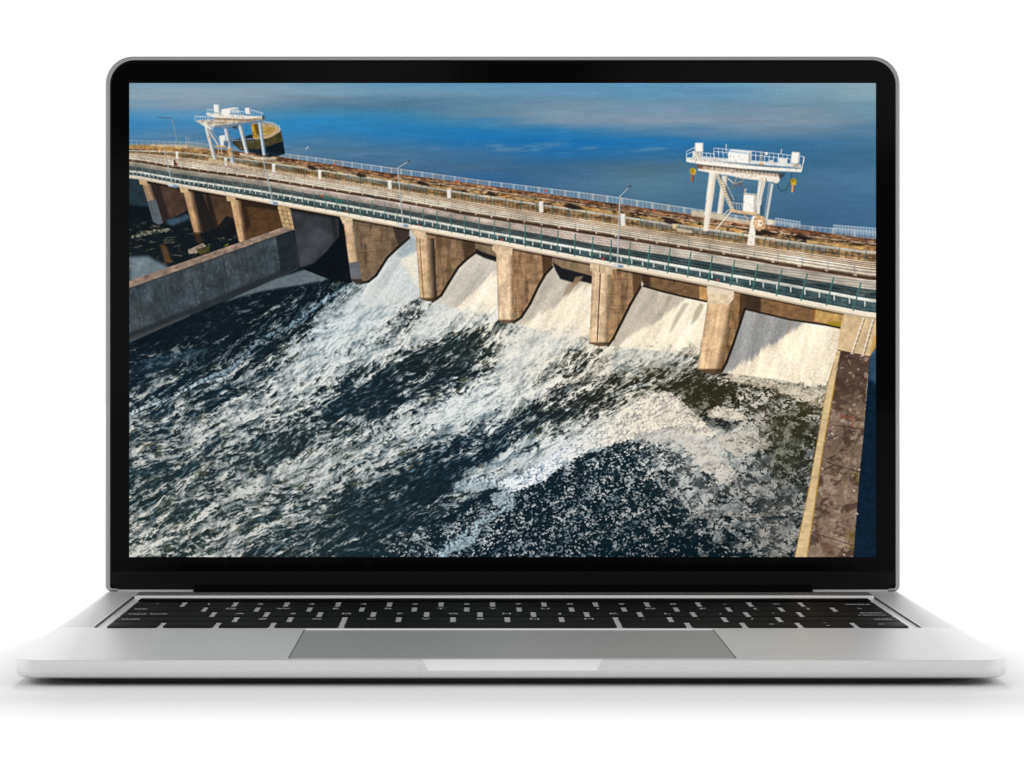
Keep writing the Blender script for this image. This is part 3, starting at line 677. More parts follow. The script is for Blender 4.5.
    poly([(236, 196), (279, 206), (284, 227), (246, 242), (242, 205)], '503a26', 1, 0, .25, 5, 2.5, seed=3, streak=-.3)
    poly([(239, 200), (279, 207), (280, 211), (243, 206)], '231c18', .8, 1)
    poly([(241, 204), (247, 208), (251, 226), (246, 232)], '2a2019', .8, 1)

    def column(tl, tr, bl, br, lit, side, cut=None, low='5f6468', seed=0, dark=.55, rust=True):
        """round-nosed pier front: lit left side turning to the darker right, stains, curved foot"""
        pts = [tl, tr, br, ((br[0]*.7+bl[0]*.3), br[1]+1.3), ((br[0]+bl[0])/2, max(bl[1], br[1])+1.6), ((br[0]*.25+bl[0]*.75), bl[1]+1.3), bl]
        m, sl = mask(pts)
        x = X[sl]; y = Y[sl]
        t = (y-tl[1])/(bl[1]-tl[1])
        xl = tl[0]+(bl[0]-tl[0])*t; xr = tr[0]+(br[0]-tr[0])*t
        s = np.clip((x-xl)/(xr-xl), 0, 1)
        c = hexc(lit)*(1-sstep(dark, 1.0, s))[..., None] + hexc(side)*sstep(dark, 1.0, s)[..., None]
        c = c*(.86+.14*sstep(0, .18, s))[..., None]
        s_ = s+(fbm(x/5, y/7, 2, seed+318)-.5)*.5; y_ = y+(fbm(x/4, y/9, 3, seed+319)-.5)*9
        n = fbm(s_*3+seed, y_/9, 4, seed+320)-.5
        hz = fbm(s_*1.5+seed, y_/2.2+s*.8, 3, seed+330)-.5
        st = fbm(s*9+seed*3, y/30, 3, seed+340)-.5
        c = c*(1+.42*n+.20*hz+.28*st)[..., None]; gq = fbm(x/1.0, y/1.2, 2, seed+345, .8)-.5; c = c*(1+.14*gq)[..., None]; c = c*.70+.30*c.mean(2, keepdims=True)*np.array([1.10, 1, .92], np.float32)
        if cut is not None:
            k = sstep(cut-.8+0*x, cut+.8, y+(s-.5)*2)
            c = c*(1-k)[..., None] + hexc(low)*(1+.3*n+.2*hz)[..., None]*k[..., None]
        if rust:
            k = sstep(.965, 1.0, t)*.7
            c = c*(1-k)[..., None] + hexc('2a1a10')*k[..., None]
        comp(sl, m, c.astype(np.float32))

    column((142.3, 184), (151, 184), (153.2, 222), (163, 223), 'a3825f', '4c3b30', 200.5, '545d63', 1, rust=False)
    column((183, 191), (193.5, 191), (194, 233), (202, 233), 'c79a66', '4d3a2b', None, seed=2, dark=.45)
    column((230, 200), (240.5, 200), (238.6, 241), (246.6, 240), 'cda06b', '5a432f', None, seed=3, dark=.5, rust=False)
    for q in ([(138, 176), (148, 178), (148, 185.5), (140, 184.5)], [(178.5, 184), (189, 186), (189, 193.5), (181, 192.5)], [(225, 192.5), (236.5, 195), (236.5, 202.5), (227, 201)]):
        poly(q, 'c9ab82', 1, 0, .2, 3); poly([q[1], (q[1][0]-1.6, q[1][1]), (q[2][0]-1.6, q[2][1]), q[2]], 'a08562', .6)

    # training wall, running down to the left
    poly([(293, 230), (300, 267), (296, 270), (250, 290), (200, 311), (129, 343), (129, 286)], '3a444a', 1, 0, .36, 8, seed=5)
    m, sl = mask([(293, 230), (300, 267), (296, 270), (250, 290), (200, 311), (129, 338), (129, 286)])
    x = X[sl]; y = Y[sl]
    st = sstep(.5, .72, fbm(x/4.5, y/11, 5, 351, .7))*sstep(.4, .65, fbm(x/26, y/16, 3, 352))
    comp(sl, m*st, '8f9ca4', .20)
    st = sstep(.55, .8, fbm(x/4-y/22, y/30, 3, 353)); comp(sl, m*st, '2b3136', .3)
    comp(sl, m*sstep(.50, .8, fbm(x/22, y/16, 4, 354)), '5d4c40', .15)
    comp(sl, m*sstep(.60, .75, fbm(x/1.8, y/3.5, 4, 355, .7))*sstep(.45, .6, fbm(x/20, y/14, 2, 356)), 'a9b6bd', .22); comp(sl, m*sstep(.56, .75, fbm(x/5, y/4, 4, 357, .7)), '1f262b', .28)
    comp(sl, m*sstep(6, 0, y-(286+(x-129)*-.342)), '2d3439', .35)
    poly([(276, 236), (293, 230), (300, 267), (281, 276)], '1c2327', .8, .6, .2, 4)
    poly([(129, 333), (200, 304), (250, 283), (298, 263), (300, 267), (250, 290), (200, 311), (129, 341)], '22282c', .75, 1.0, .25, 4)
    poly([(129, 338), (190, 313.5), (190, 316.5), (129, 341.5)], '4d4c4d', .55, .6)
    for xj in (137, 163, 190, 218, 222, 244, 262):
        yj = 286-(xj-129)*.342
        line([(xj, yj), (xj+7, yj+40)], .9, '232a2f', .5)
    poly([(129, 281), (285, 226.5), (294, 229.5), (129, 288.5)], '8b796c', 1, 0, .30, 5, seed=6)
    m, sl = mask([(129, 281), (285, 226.5), (294, 229.5), (129, 288.5)])
    comp(sl, m*sstep(.55, .8, fbm(X[sl]/8, Y[sl]/3, 4, 361)), 'c09a86', .6)
    comp(sl, m*sstep(.58, .8, fbm(X[sl]/6, Y[sl]/3, 4, 362)), '4b4038', .5)
    line([(129, 288.5), (294, 229.7)], .8, '2c2b2c', .7)
    line([(225, 246), (228, 244)], 1.4, '7b7a2a', .8)
    # bay beside the ladder pier
    poly([(289, 204), (345, 215), (352, 283), (330, 280), (300, 268), (293, 232)], '0b1116', 1, 0, .2, 4)
    poly([(290, 205), (338, 214), (339, 236), (326, 252), (314, 263), (300, 267.5), (294, 232)], '33363a', 1, .4, .28, 7, 12, seed=8)
    poly([(296, 236), (318, 228), (332, 236), (320, 252), (312, 263), (300, 267)], '4b4f54', .55, 3, .25, 6)
    poly([(290, 205), (340, 214), (340, 220), (292, 212)], '1b1d20', .8, 1.6)
    poly([(330, 212), (334, 213), (338, 236), (334, 240)], '1d1f21', .7, .8)
    poly([(276.5, 203.5), (289.5, 206), (294.3, 230), (283, 228)], 'bda277', 1, 0, .30, 3, seed=9)
    for k in range(6):
        yy = 206+k*4.2; line([(277+k*1.2, yy), (291+k*.6, yy+2)], .8, '7b6242', .7)
    line([(280.5, 205), (286.5, 228)], .9, '8a7048', .8); line([(285, 206), (291, 229)], .9, '7c6340', .8)
    line([(276.5, 204), (281, 226)], 1, '4a3a2a', .8)

    strip_ = [(838, 343), (900, 343), (900, 560), (794, 560), (808, 490), (826, 388)]
    def face(pts, col, seed, dark=.3, foot=True, path=None):
        """receding side wall of a pier, board-marked concrete with runs; wet black foot line"""
        poly(pts, col, 1, 0, .34, 6, 5, seed=seed, streak=-.05)
        m, sl = mask(pts)
        x = X[sl]; y = Y[sl]; n_ = fbm(x/6, y/12, 3, seed+369)*.5
        comp(sl, m*sstep(.52, .74, fbm(x/4+n_, y/28, 3, seed+370)), '2a1d14', .34)
        comp(sl, m*sstep(.52, .8, fbm(x/16, y/12, 4, seed+371)), 'a78563', .35)
        comp(sl, m*sstep(.6, .8, fbm((x*.9+y)/16, y/1.3, 3, seed+372)), '36271c', .25)
        gr = fbm(x/1.1, y/1.3, 2, seed+375, .8)-.5; comp(sl, m*np.clip(gr*1.6, 0, 1), 'c9a884', .22); comp(sl, m*np.clip(-gr*1.6, 0, 1), '2c1f16', .22)
        bd = np.abs(((y-x*.12)/3.1) % 1-.5) < .10; comp(sl, m*bd, '3a2a1e', .06)
        if path: line(path, 2.2, '15100d', .9); line([(p_[0]+.9, p_[1]+.9) for p_ in path], 1.0, '2b2620', .6)

    def slide(pts, seed, cut, litc='efe6d4', shc='8798a4', edge=None, sl_dir=-.35, fur=.5):
        """water sheeting down a spillway: fine running streaks, part in the pier's shadow"""
        m, sl = mask(pts, .35)
        yl = max(p[1] for p in pts); ed = sstep(0, 9, (yl-Y[sl]) + (fbm(X[sl]/4, Y[sl]/4, 4, seed+430)-.5)*26 - 2 + (X[sl]-X[sl].mean())*.22*0); m = m*(.25+.75*ed)
        x = X[sl]; y = Y[sl]
        s = (x-y*sl_dir)
        s = s + (fbm(x/9, y/9, 3, seed+401)-.5)*5
        n = (fbm(s/1.9, y/18, 3, seed+400, .7)-.5)*.75 + (fbm(s/5, y/40, 2, seed+405)-.5)*.8
        g = (fbm(x/1.4, y/1.5, 3, seed+410, .8)-.5)*1.5
        b = fbm(s/11, y/40, 2, seed+420)-.5
        (xa, ya), (xb, yb) = cut
        side = ((x-xa)*(yb-ya)-(y-ya)*(xb-xa))/math.hypot(xb-xa, yb-ya)
        k = sstep(-3.2, 3.2, -side+b*5+n*5)
        c = hexc(shc)*(1-k)[..., None] + hexc(litc)*k[..., None]
        c = c*(1+fur*(.42*n+.55*g)+.22*b)[..., None]
        comp(sl, m, np.clip(c, 0, 1).astype(np.float32))

    # bay 5 (first open gate)
    slide([(411, 234), (417, 240), (421, 296), (402, 305), (374, 309), (360, 300), (367, 284), (377, 274), (388, 257)], 1, ((300, 2), (500, 0)), 'cfd4d2', 'cfd4d2', fur=.30, sl_dir=-.7)
    poly([(411, 234), (417, 240), (418, 250), (404, 258), (396, 256), (400, 246)], '8d9ba3', .6, 1.5, .2, 2)
    poly([(400, 259), (418, 252), (419.5, 290), (411, 278)], 'f3e8d2', .75, 2.0, .14, 1.5)
    # bay 6
    slide([(472, 254), (480, 252), (497, 259), (499, 312), (470, 316), (438, 302), (444, 290), (459, 268)], 2, ((443, 318), (500, 268)), 'fff1da', 'cbc4b7', fur=.28, sl_dir=-.65)
    # bay 7
    slide([(551, 266), (560, 268), (592, 284), (590, 338), (560, 336), (516, 324), (524, 312), (538, 287)], 3, ((519, 327), (594, 278)), 'fff1d8', 'c8bfb0', fur=.28, sl_dir=-.6)
    # bay 8
    slide([(639, 286), (646, 285), (706, 300), (708, 306), (698, 356), (650, 350), (611, 346), (620, 326), (628, 308)], 4, ((611, 350), (700, 291)), 'fff0d6', 'c2b7a7', fur=.28, sl_dir=-.5)
    # bay 9
    slide([(743, 308), (790, 319), (841, 327), (836, 352), (827, 391), (780, 380), (722, 372.5), (730, 352), (738, 328)], 5, ((722, 376), (809, 320)), 'fbebd0', '9c9b99', fur=.32, sl_dir=-.22)
    # brown runs where thin water crosses the sills
    for pts, a in (([(577, 276), (582, 277), (570, 292), (562, 297), (566, 286)], .55), ([(683, 303), (689, 303), (672, 330), (668, 335), (674, 318)], .42),
                   ([(700, 303), (704, 305), (698, 318), (690, 326), (694, 312)], .5), ([(668, 296), (673, 297), (664, 306)], .4), ([(789, 321), (791, 321), (788, 334), (786, 334)], .6)):
        poly(pts, '86705a', a, .9)
    # back walls and gate lips
    poly([(474, 240), (497, 245), (497, 259), (478, 253), (474, 250)], '7b6a54', 1, 0, .25, 4)
    poly([(474, 248), (482, 252), (497, 257), (497, 262), (484, 258), (476, 254)], '15151a', .95, .7)
    poly([(551, 255), (592, 262), (592, 278), (553, 266)], '8a755a', 1, 0, .25, 4)
    poly([(552, 262), (562, 268), (592, 276), (592, 284), (580, 281), (574, 283), (560, 279), (555, 270)], '141519', .95, .8)
    poly([(575, 277), (583, 276), (577, 285), (570, 288)], '9c8367', .8, .8)
    poly([(640, 272), (708, 285), (708, 302), (660, 291), (645, 286), (641, 280)], '74593f', 1, 0, .28, 5, 3)
    poly([(640, 272), (650, 275), (650, 287), (643, 286)], '35271e', .85, 1.2)
    poly([(699, 284), (708, 285), (708, 302), (699, 300)], 'c4985f', 1, .3, .2, 3)
    line([(643, 286), (662, 291.5), (685, 297), (706, 301.5)], 2.0, '1b1513', .95)
    line([(674, 279), (673.5, 284)], 1.1, '2a1c14', .9)
    poly([(743, 290), (850, 311), (841, 328), (800, 321), (745, 309)], '7d5e40', 1, 0, .28, 5, 3)
    poly([(743, 290), (761, 295), (760, 313), (745, 309)], '35291f', .9, 1.0, .2, 4)
    poly([(815, 303), (846, 310), (843, 327), (813, 321)], 'c29a5d', 1, .3, .22, 4)
    poly([(812, 303), (816, 304), (814, 321), (811, 320)], '8c5a32', .8, .4)
    poly([(825, 323), (833, 321), (841, 322), (840, 327.5), (830, 326)], '9a8420', .9, .5)
    line([(745, 309), (789, 319.5), (826, 325), (840, 328)], 2.0, '221b14', .9)
    # faces
    p4 = [(360, 283), (368, 281.5), (376, 275), (387, 257.5), (398, 247), (409, 237.5)]
    face([(352, 217), (409, 228), (409, 237)]+p4[::-1][1:], '77634f', 11, path=p4)
    poly([(392, 225), (409, 228), (409, 237), (398, 246)], '241f1f', .75, 1.2)
    p5 = [(432, 301.5), (441, 295), (448, 283), (458, 267), (467, 258.5), (475, 252.5)]
    face([(426, 231), (475, 240.5), (475, 252.5)]+p5[::-1][1:], '8c7054', 12, path=p5)
    poly([(461, 238), (475, 240.5), (475, 252), (464, 260)], '37291f', .8, 1)
    p6 = [(513, 322.5), (521, 317), (530, 303), (538, 286), (545, 274), (552, 266.5)]
    face([(511, 246.5), (552, 256), (552, 266)]+p6[::-1][1:], '9d7c5c', 13, path=p6)
    poly([(541, 252), (552, 256), (552, 266), (543, 276)], '3e2d20', .8, .8)
    p7 = [(607.5, 345.5), (613, 338), (622, 320), (630, 304), (640, 286.5)]
    face([(610, 267), (641, 273), (641, 286)]+p7[::-1][1:], 'a27f5b', 14, path=p7)
    poly([(632, 270), (641, 273), (641, 286), (633, 299)], '3f2c1e', .7, .8)
    p8 = [(720.5, 372), (726, 362), (733, 343), (740, 322), (744.5, 308)]
    face([(733, 289), (745, 291), (745, 308)]+p8[::-1][1:], '94724c', 15, path=p8)
    poly([(740, 290), (745, 291), (745, 308), (738, 325)], '34241a', .7, .8)
    # pier noses
    column((343.5, 223), (354.5, 224), (351, 280), (362, 283), 'd3b083', '6b5a4c', 262, '63656a', 4)
    column((415.5, 237), (434, 238.5), (420, 299), (437, 300), 'dcb684', '33261c', None, seed=5, dark=.42)
    line([(419.3, 240), (423.3, 298)], 1.1, '4b3723', .6)
    column((496, 252), (512.5, 254), (497.8, 321), (514, 322), 'ecca9c', '93734f', None, seed=6, dark=.72)
    column((592, 270), (611, 273), (588.8, 343.5), (608, 345), 'ebc796', '93734f', None, seed=7, dark=.6)
    line([(600, 274), (598.8, 300), (596.8, 341)], 1.2, '3a281b', .85)
    column((707.5, 300), (733.5, 297), (697, 370), (720.6, 372.5), 'e6bd86', '86653f', None, seed=8, dark=.66)
    for q in ([(338.8, 215), (352.8, 217.5), (352.8, 225), (343, 224)], [(408.8, 227.5), (426, 230.5), (426, 239), (415, 237.6)],
              [(491.5, 242.5), (512.5, 246.5), (511.8, 255.5), (496, 253.5), (492, 250)], [(589.5, 261.5), (620, 267.5), (617, 269), (611.5, 270), (611, 275), (590, 271)],
              [(706, 284), (734, 289.5), (733, 299), (728, 305), (708, 303)]):
        poly(q, 'd6bd98' if q[0][0] < 600 else 'e0cbaa', 1, 0, .2, 3, seed=int(q[0][0]))
    line([(599.6, 264), (599.2, 272)], 1, '6e5a44', .8)
    poly([(706, 284), (733, 289), (733, 296), (707, 292)], 'eadbc2', .6, 1)
    # darkest strip just beneath the slab
    xs = np.array([129, 200, 300, 400, 500, 600, 700, 760, 810, 848.]); yb = np.array([177.5, 191.5, 209.5, 227.5, 246, 265.5, 284.5, 296, 307, 314.])
    for a_, b_ in ((148, 178), (189, 225), (236, 277), (290, 339), (353, 409), (426, 492), (513, 589), (618, 706), (734, 846)):
        q = [(x, float(np.interp(x, xs, yb))) for x in np.linspace(a_, b_, 6)]
        line([(x, y+1.0) for x, y in q], 2.2, '1d1612', .55)
    for cx_, cy_, rx_, ry_, a_ in ((392, 302, 26, 10, .35), (365, 300, 16, 16, .3), (468, 316, 30, 8, .5), (556, 336, 32, 8, .5), (655, 354, 36, 7, .45), (778, 384, 40, 6, .3), (430, 330, 20, 10, .2), (520, 350, 24, 16, .25)):
        g_ = np.exp(-((X-cx_)/rx_)**2-((Y-cy_-(X-cx_)*.14)/ry_)**2); g_ = g_*np.clip(.45+1.4*(fbm(X/7, Y/6, 4, 700+cx_)-.35), 0, 1)
        g_ = g_*(Y > np.interp(X, [350, 420, 437, 498, 514, 589, 608, 697, 721, 830], [282, 300, 300, 322, 322, 345, 345, 372, 373, 390])-30)*a_
        pm_ = np.ones((NH, NW), np.float32)
        for q_ in ([(410, 230), (430, 230), (440, 298), (420, 301)], [(492, 240), (516, 250), (516, 321), (497, 323)], [(588, 262), (615, 270), (610, 344), (588, 345)], [(703, 290), (736, 290), (722, 372), (696, 374)], [(338, 215), (360, 220), (364, 282), (350, 284)], strip_):
            r_ = mask(q_, 0)
            if r_: pm_[r_[1]] *= 1-r_[0]
        comp((slice(0, NH), slice(0, NW)), g_*pm_, 'f4efe4')
    # right abutment, ladder, wall and strip
    poly([(866, 330), (877, 330), (877, 560), (850, 560), (858, 470), (864, 420), (868, 370)], '0c1e2e', 1, 0, .3, 3)
    poly([(868, 345), (877, 325), (877, 385), (868, 378)], '3c566c', .8, 3, .2, 4)
    poly([(845, 309), (877, 316), (877, 338), (869, 357), (836, 352), (840, 328)], 'd3b88e', 1, 0, .16, 5)
    poly([(872, 338), (877, 333), (877, 345), (869, 357)], 'c99a52', .8, .8)
    top = [(837, 350), (869, 356), (866, 390), (863.5, 430), (859, 472), (856, 515), (852.5, 560), (800, 560), (812, 500), (828, 415)]
    poly(top, '736152', 1, 0, .30, 9, seed=17)
    m, sl = mask(top); x = X[sl]; y = Y[sl]
    comp(sl, m*(1-sstep(372, 402, y)), '4d3d33', .75)
    comp(sl, m*sstep(430, 520, y), '8d7767', .65)
    n = fbm(x/9, y/9, 4, 501); comp(sl, m*sstep(.55, .75, n)*sstep(395, 420, y), 'a08c7c', .55)
    n = fbm(x/4, y/4, 4, 502); comp(sl, m*sstep(.58, .72, n)*(1-sstep(425, 440, y)), 'b29682', .75)
    n = fbm(x/11, y/9, 4, 503); comp(sl, m*sstep(.50, .66, n), '46332b', .75)
    n = fbm(x/7, y/6, 5, 507, .7); comp(sl, m*sstep(.54, .68, n)*sstep(400, 430, y), 'b8a490', .55)
    n = fbm(x/6, y/10, 4, 504); comp(sl, m*sstep(.5, .7, n)*sstep(455, 480, y)*sstep(838, 856, x), '6b5a1e', .7)
    n = fbm(x/1.5, y/1.5, 2, 505); comp(sl, m*sstep(.5, .9, n), '2c211b', .35)
    for (a_, b_) in (((826, 462), (859, 472)), ((832, 425), (864, 429)), ((805, 530), (855, 546))):
        line([a_, b_], .9, '3a2b24', .8)
    poly([(840, 414), (852, 417), (853, 427), (848, 424), (842, 420)], 'b0483a', .0)
    line([(839, 420), (841, 415.5), (852, 418), (852.5, 427)], .9, 'a5472f', .8)
    poly([(838, 418), (849, 421), (850, 425), (840, 423)], 'b9a294', .6, 1, .4, 3)
    poly([(818, 540), (832, 545), (834, 556), (822, 553)], '5d4236', .6, 1.8)
    for (xx, yy) in ((828, 438), (826, 458), (824, 468)):
        line([(xx, yy+1), (xx+9, yy-3)], 1.1, '2a201e', .7)
    for (xx, yy) in ((853, 490), (858, 469), (856, 513), (843, 554), (823, 440), (821, 468), (831, 433)):
        line([(xx, yy), (xx+1.2, yy+.8)], 1.4, 'd8cbbb', .8)
    strip = [(838.5, 343), (841, 346), (836.5, 368), (833, 390), (822, 450), (806, 560), (793.5, 560), (808, 490), (817, 440), (826, 388), (833, 362)]
    poly(strip, 'd3b98a', 1, .2, .16, 6, 3, seed=19)
    line([(834, 385), (823, 445), (815, 500), (806.5, 556)], 1.2, 'b08a2e', .7)
    line([(833.5, 362), (826, 388), (817, 440), (808, 490), (794, 558)], .9, '8d7136', .6)
    line([(837.5, 350), (869, 356.5)], 1.0, '3f2c20', .8)
    for (xa, ya, xb, yb2) in ((864.5, 313, 851, 353), (873.5, 315, 862, 355)):
        line([(xa, ya), (xb, yb2)], 1.0, 'e9e2d2', .9); line([(xa+1.4, ya+1), (xb+1.6, yb2)], .9, '5b4a36', .7)
        for k in range(9):
            t = k/8; px = xa+(xb-xa)*t; py = ya+(yb2-ya)*t
            line([(px-1.2, py), (px+1.6, py+.4)], .8, 'efe6d6', .8)

    # ---- the bridge: bands between measured edges --------------------------------------------------
    bx = [129, 180, 258, 380, 480, 600, 690, 799, 877]
    BT = np.array([[144, 146, 148.6, 150.2, 151, 152.3, 153.5, 158.5, 161, 165, 169.5, 171.5, 174, 177.5],
                   [141, 145.5, 149, 152, 153, 157.5, 162, 167, 170, 174, 178.7, 180.7, 184, 187.5],
                   [150, 153.5, 158, 160.5, 162, 168, 172, 177, 180, 185, 189.8, 192, 197.3, 201.8],
                   [166, 172, 177, 179, 181, 187, 191, 196.5, 199.5, 205.6, 210.5, 213, 219, 224],
                   [180, 184.5, 189, 195, 197, 203.5, 208.6, 214, 218, 223.6, 229.8, 232.3, 237, 242.3],
                   [194.5, 201.5, 207, 213, 215, 222, 227, 232.5, 236.5, 245, 251, 253.7, 260, 265.5],
                   [208, 214.5, 220, 226, 228.5, 236, 241, 247, 251, 259, 267, 270, 276, 282.5],
                   [225, 229, 235, 242, 244.6, 252, 257, 265, 269, 278, 285.6, 288.8, 299, 305],
                   [232, 240, 244, 252.5, 255, 263, 268.6, 277, 281.5, 290.8, 300.5, 303.8, 314, 320.5]])
    BX = np.stack([np.interp(X[0], bx, BT[:, k]) for k in range(14)])            # 14 x NW
    BX = np.stack([boxblur(np.tile(r_, (3, 1)).astype(np.float32), 12*SS, 2)[1] for r_ in BX])
    def edge(k, x):
        k0 = int(k); f = k-k0; c = min(NW-1, max(0, int((x-PX0)*SS)))
        return float(BX[k0, c]*(1-f) + (BX[k0+1, c]*f if f else 0))
    V = np.full((NH, NW), -1, np.float32)
    for k in range(13):
        lo_, hi_ = BX[k][None], BX[k+1][None]
        inb = (Y >= lo_) & (Y < hi_)
        V = np.where(inb, k+(Y-lo_)/(hi_-lo_), V)
    scale = (np.interp(X, [129, 877], [.35, 1.0])).astype(np.float32)
    # arc length along the bridge in post spacings
    sp = np.interp(np.arange(129, 878), [129, 300, 420, 530, 610, 700, 750, 850, 878], [6.9, 10.7, 13.2, 15.8, 18.3, 21, 23, 27, 28])
    arc = np.concatenate([[0], np.cumsum(1/sp)])[:749]
    A = np.interp(X[0], np.arange(129, 878), arc).astype(np.float32)[None, :] + 0*Y
    n1 = fbm(X/9, V*1.7, 4, 601)-.5; n2 = fbm(X/3.2, V*4, 4, 602)-.5; n3 = fbm(A*3, V*6, 3, 603)-.5
    inb = lambda a, b: ((V >= a) & (V < b)).astype(np.float32)
    def band(a, b, c, al=1.0, t1=.2, t2=.2):
        m = inb(a, b)*al
        c = hexc(c)*(1+t1*2*n1+t2*2*n2)[..., None]
        img[:] = img*(1-m[..., None]) + c*m[..., None]
    def over(m, c, al=1.0):
        m = (m*al)[..., None]; img[:] = img*(1-m)+hexc(c)*m
    # railing against the water
    fr = A*5 % 1
    rail = inb(0, 1)*sstep(190, 300, X)
    over(rail, 'a7b5bf', .30); over(rail*(np.abs(fr-.5) < .16), 'c6ced2', .22); over(inb(0.0, .18)*sstep(190, 300, X), 'bcc6cc', .55); over(rail*(np.abs((A*1.25) % 1-.5) < .06), 'c9cdcc', .6)
    over(rail*sstep(.45, .75, fbm(X/14, Y/3, 3, 610)), '9a7d68', .28)
    over(inb(0, 1)*(1-sstep(190, 300, X)), '8f9490', .45)
    band(1, 2, '70523f', 1, .5, .7)
    over(inb(1, 2)*sstep(.55, .75, fbm(X/12, V*2.5, 4, 611)), 'b08f70', .7)
    over(inb(1, 2)*sstep(.60, .75, fbm(X/8, V*3, 4, 612)), '3b2b26', .7)
    over(inb(1, 3)*(1-sstep(150, 260, X)), 'b08f55', .35)
    band(2, 3, '8a7050', 1, .5, .7)
    over(inb(2.0, 2.14), 'b9b6b0', .65); over(inb(2.14, 2.3), '3b322c', .55)
    over(inb(2.3, 3)*sstep(.50, .64, fbm(A*1.5, V*1.2, 3, 613)), 'bf9a60', .8)
    over(inb(2.2, 3)*sstep(.54, .64, fbm(A*1.3+40, V*1.4, 4, 614)), '2a2220', .9); over(inb(1.3, 3)*sstep(.60, .72, fbm(A*4+10, V*3.4, 3, 642)), 'cdbfa6', .6); over(inb(1, 3)*sstep(.62, .74, fbm(A*5+30, V*4, 3, 643)), '2b211c', .7)
    over(inb(2.2, 3)*sstep(.58, .7, fbm(A*3+70, V*3, 3, 615)), 'd9c6a0', .5)
    band(3, 4, 'bdbfba', 1, .05, .12)
    over(inb(3.5, 4), '6f7f86', .35)
    band(4, 5, '7f6d52', 1, .4, .6); over(inb(4, 5)*sstep(.52, .7, fbm(A*5, V*3, 3, 644)), 'b09a78', .5)
    wtr = inb(4.0, 4.5)*sstep(.50, .58, fbm(A*.45+11, V*.2, 2, 616)); over(wtr, '6f8596', .55)
    over(inb(4, 5)*(np.abs((A*4) % 1-.5) < .14), '463b2c', .45); over(inb(4.5, 4.62), '4a3c2c', .5); over(inb(4.75, 4.85), 'b89d6a', .4)
    band(5, 6, 'cfc3b8', 1, .08, .12)
    tl = (V-5)
    for c0 in (.0, .36, .70): over(inb(5+c0, 5+c0+.13), '6b5b50', .7)
    over(inb(5.5, 6)*sstep(.5, .6, fbm(A*2, V, 2, 617))*0.5, 'd9cfc4', .6)
    band(6, 7, 'cdd0d1', 1, .04, .10)
    over(inb(6.20, 6.30), '8493a3', .7); over(inb(6.52, 6.60), '9aa5b0', .6); over(inb(6.88, 7), '8c8478', .8)
    over(inb(6, 7)*(np.abs((A*1.0+.3) % 1-.5) < .035), '8495ab', .55); over(inb(6.36, 6.46), 'a39f9a', .5); over(inb(6, 7)*sstep(.5, .75, fbm(A*4, V*2.5, 3, 640)), 'a8a39c', .45)
    band(6, 7, 'b9b5ae', 1, .10, .25)
    for a_, b_, c_ in ((6.03, 6.17, 'f1f0ec'), (6.36, 6.50, 'e9e8e4'), (6.72, 6.88, 'efede8'), (6.22, 6.30, '6f675f'), (6.56, 6.64, '7d8088')): over(inb(a_, b_), c_, .85)
    over(inb(6, 7)*(np.abs((A*1.0+.3) % 1-.5) < .03), '7d8b9c', .5)
    band(5, 6, 'b3a697', 1, .12, .25)
    for a_, b_, c_ in ((5.04, 5.18, 'e4dacd'), (5.38, 5.52, 'e0d6ca'), (5.72, 5.86, 'e6ddd1'), (5.24, 5.34, '56483d'), (5.58, 5.68, '5c4e43'), (5.90, 5.99, '4b3d33')): over(inb(a_, b_), c_, .8)
    band(7, 8, '42332c', 1, .4, .35); over(inb(7, 7.35), 'a89c90', .35)
    over(inb(7, 7.5)*(np.abs((A*.93) % 1-.5) < .06), 'c9c2b8', .8)
    over(inb(7.75, 8), '8a7468', .5)
    band(8, 9, 'c8bfc3', 1, .05, .10)
    over(inb(8, 9)*(1-sstep(220, 330, X)), '95938a', .85)
    over(inb(8, 9)*sstep(600, 680, X), 'bcc0bf', .75); dia = (((V-8)*3.4 + A*.42) % 1); over(inb(8, 9)*((dia < .38)), '7f8084', .62); over(inb(8, 9)*sstep(.52, .7, fbm(A*2.2, V*2.2, 3, 641)), '9c9490', .5)
    dia2 = (((V-8)*2.0 - A*3.2) % 1); over(inb(8, 9)*(dia2 < .4)*sstep(400, 460, X)*(1-sstep(560, 700, X)), 'efe6e4', .35)
    over(inb(8.6, 9)*(1-sstep(450, 560, X)), '6d6f6a', .35)
    band(9, 10, '2e393b', 1, .25, .15); over(inb(9, 10)*(1-sstep(420, 640, X)), '4c4f4f', .7)
    over(inb(9.25, 9.34)+inb(9.7, 9.78), '54666a', .5)
    band(10, 11, 'd9d9cf', 1, .04, .10); over(inb(10.72, 11), '8f958e', .6)
    band(11, 12, '34464a', 1, .25, .25)
    over(inb(11.15, 11.24), '5b6e70', .5)
    over(inb(11.2, 11.9)*sstep(.55, .72, fbm(X/5, V*3, 3, 621)), '6d7a76', .4)
    band(12, 13, 'eee0ca', 1, .03, .07); over(inb(12, 12.25), 'f0e8da', .6); over(inb(12.72, 13), 'a8957c', .7)
    over(inb(12, 13)*(1-sstep(150, 260, X)), 'a39c92', .35)
    for k_, c_, a_ in ((5.18, '7d6c60', .6), (5.55, '6b5b50', .6), (6.05, 'efefec', .7), (6.7, '8a8580', .55), (7.1, '8f7b6c', .45), (7.9, 'a9988c', .6), (8.05, 'efe9e8', .7),
                       (9.1, '56605f', .5), (9.5, '1f292b', .6), (11.5, '273639', .6), (11.7, '60706f', .4), (2.55, '2f2621', .5), (1.5, 'b59a7f', .5), (4.3, '3b3126', .5), (4.9, 'c5b28c', .45)):
        over(((V >= k_) & (V < k_+.07)).astype(np.float32)*sstep(.35, .6, fbm(A*1.1, V*.3+k_*9, 2, 660)), c_, a_)
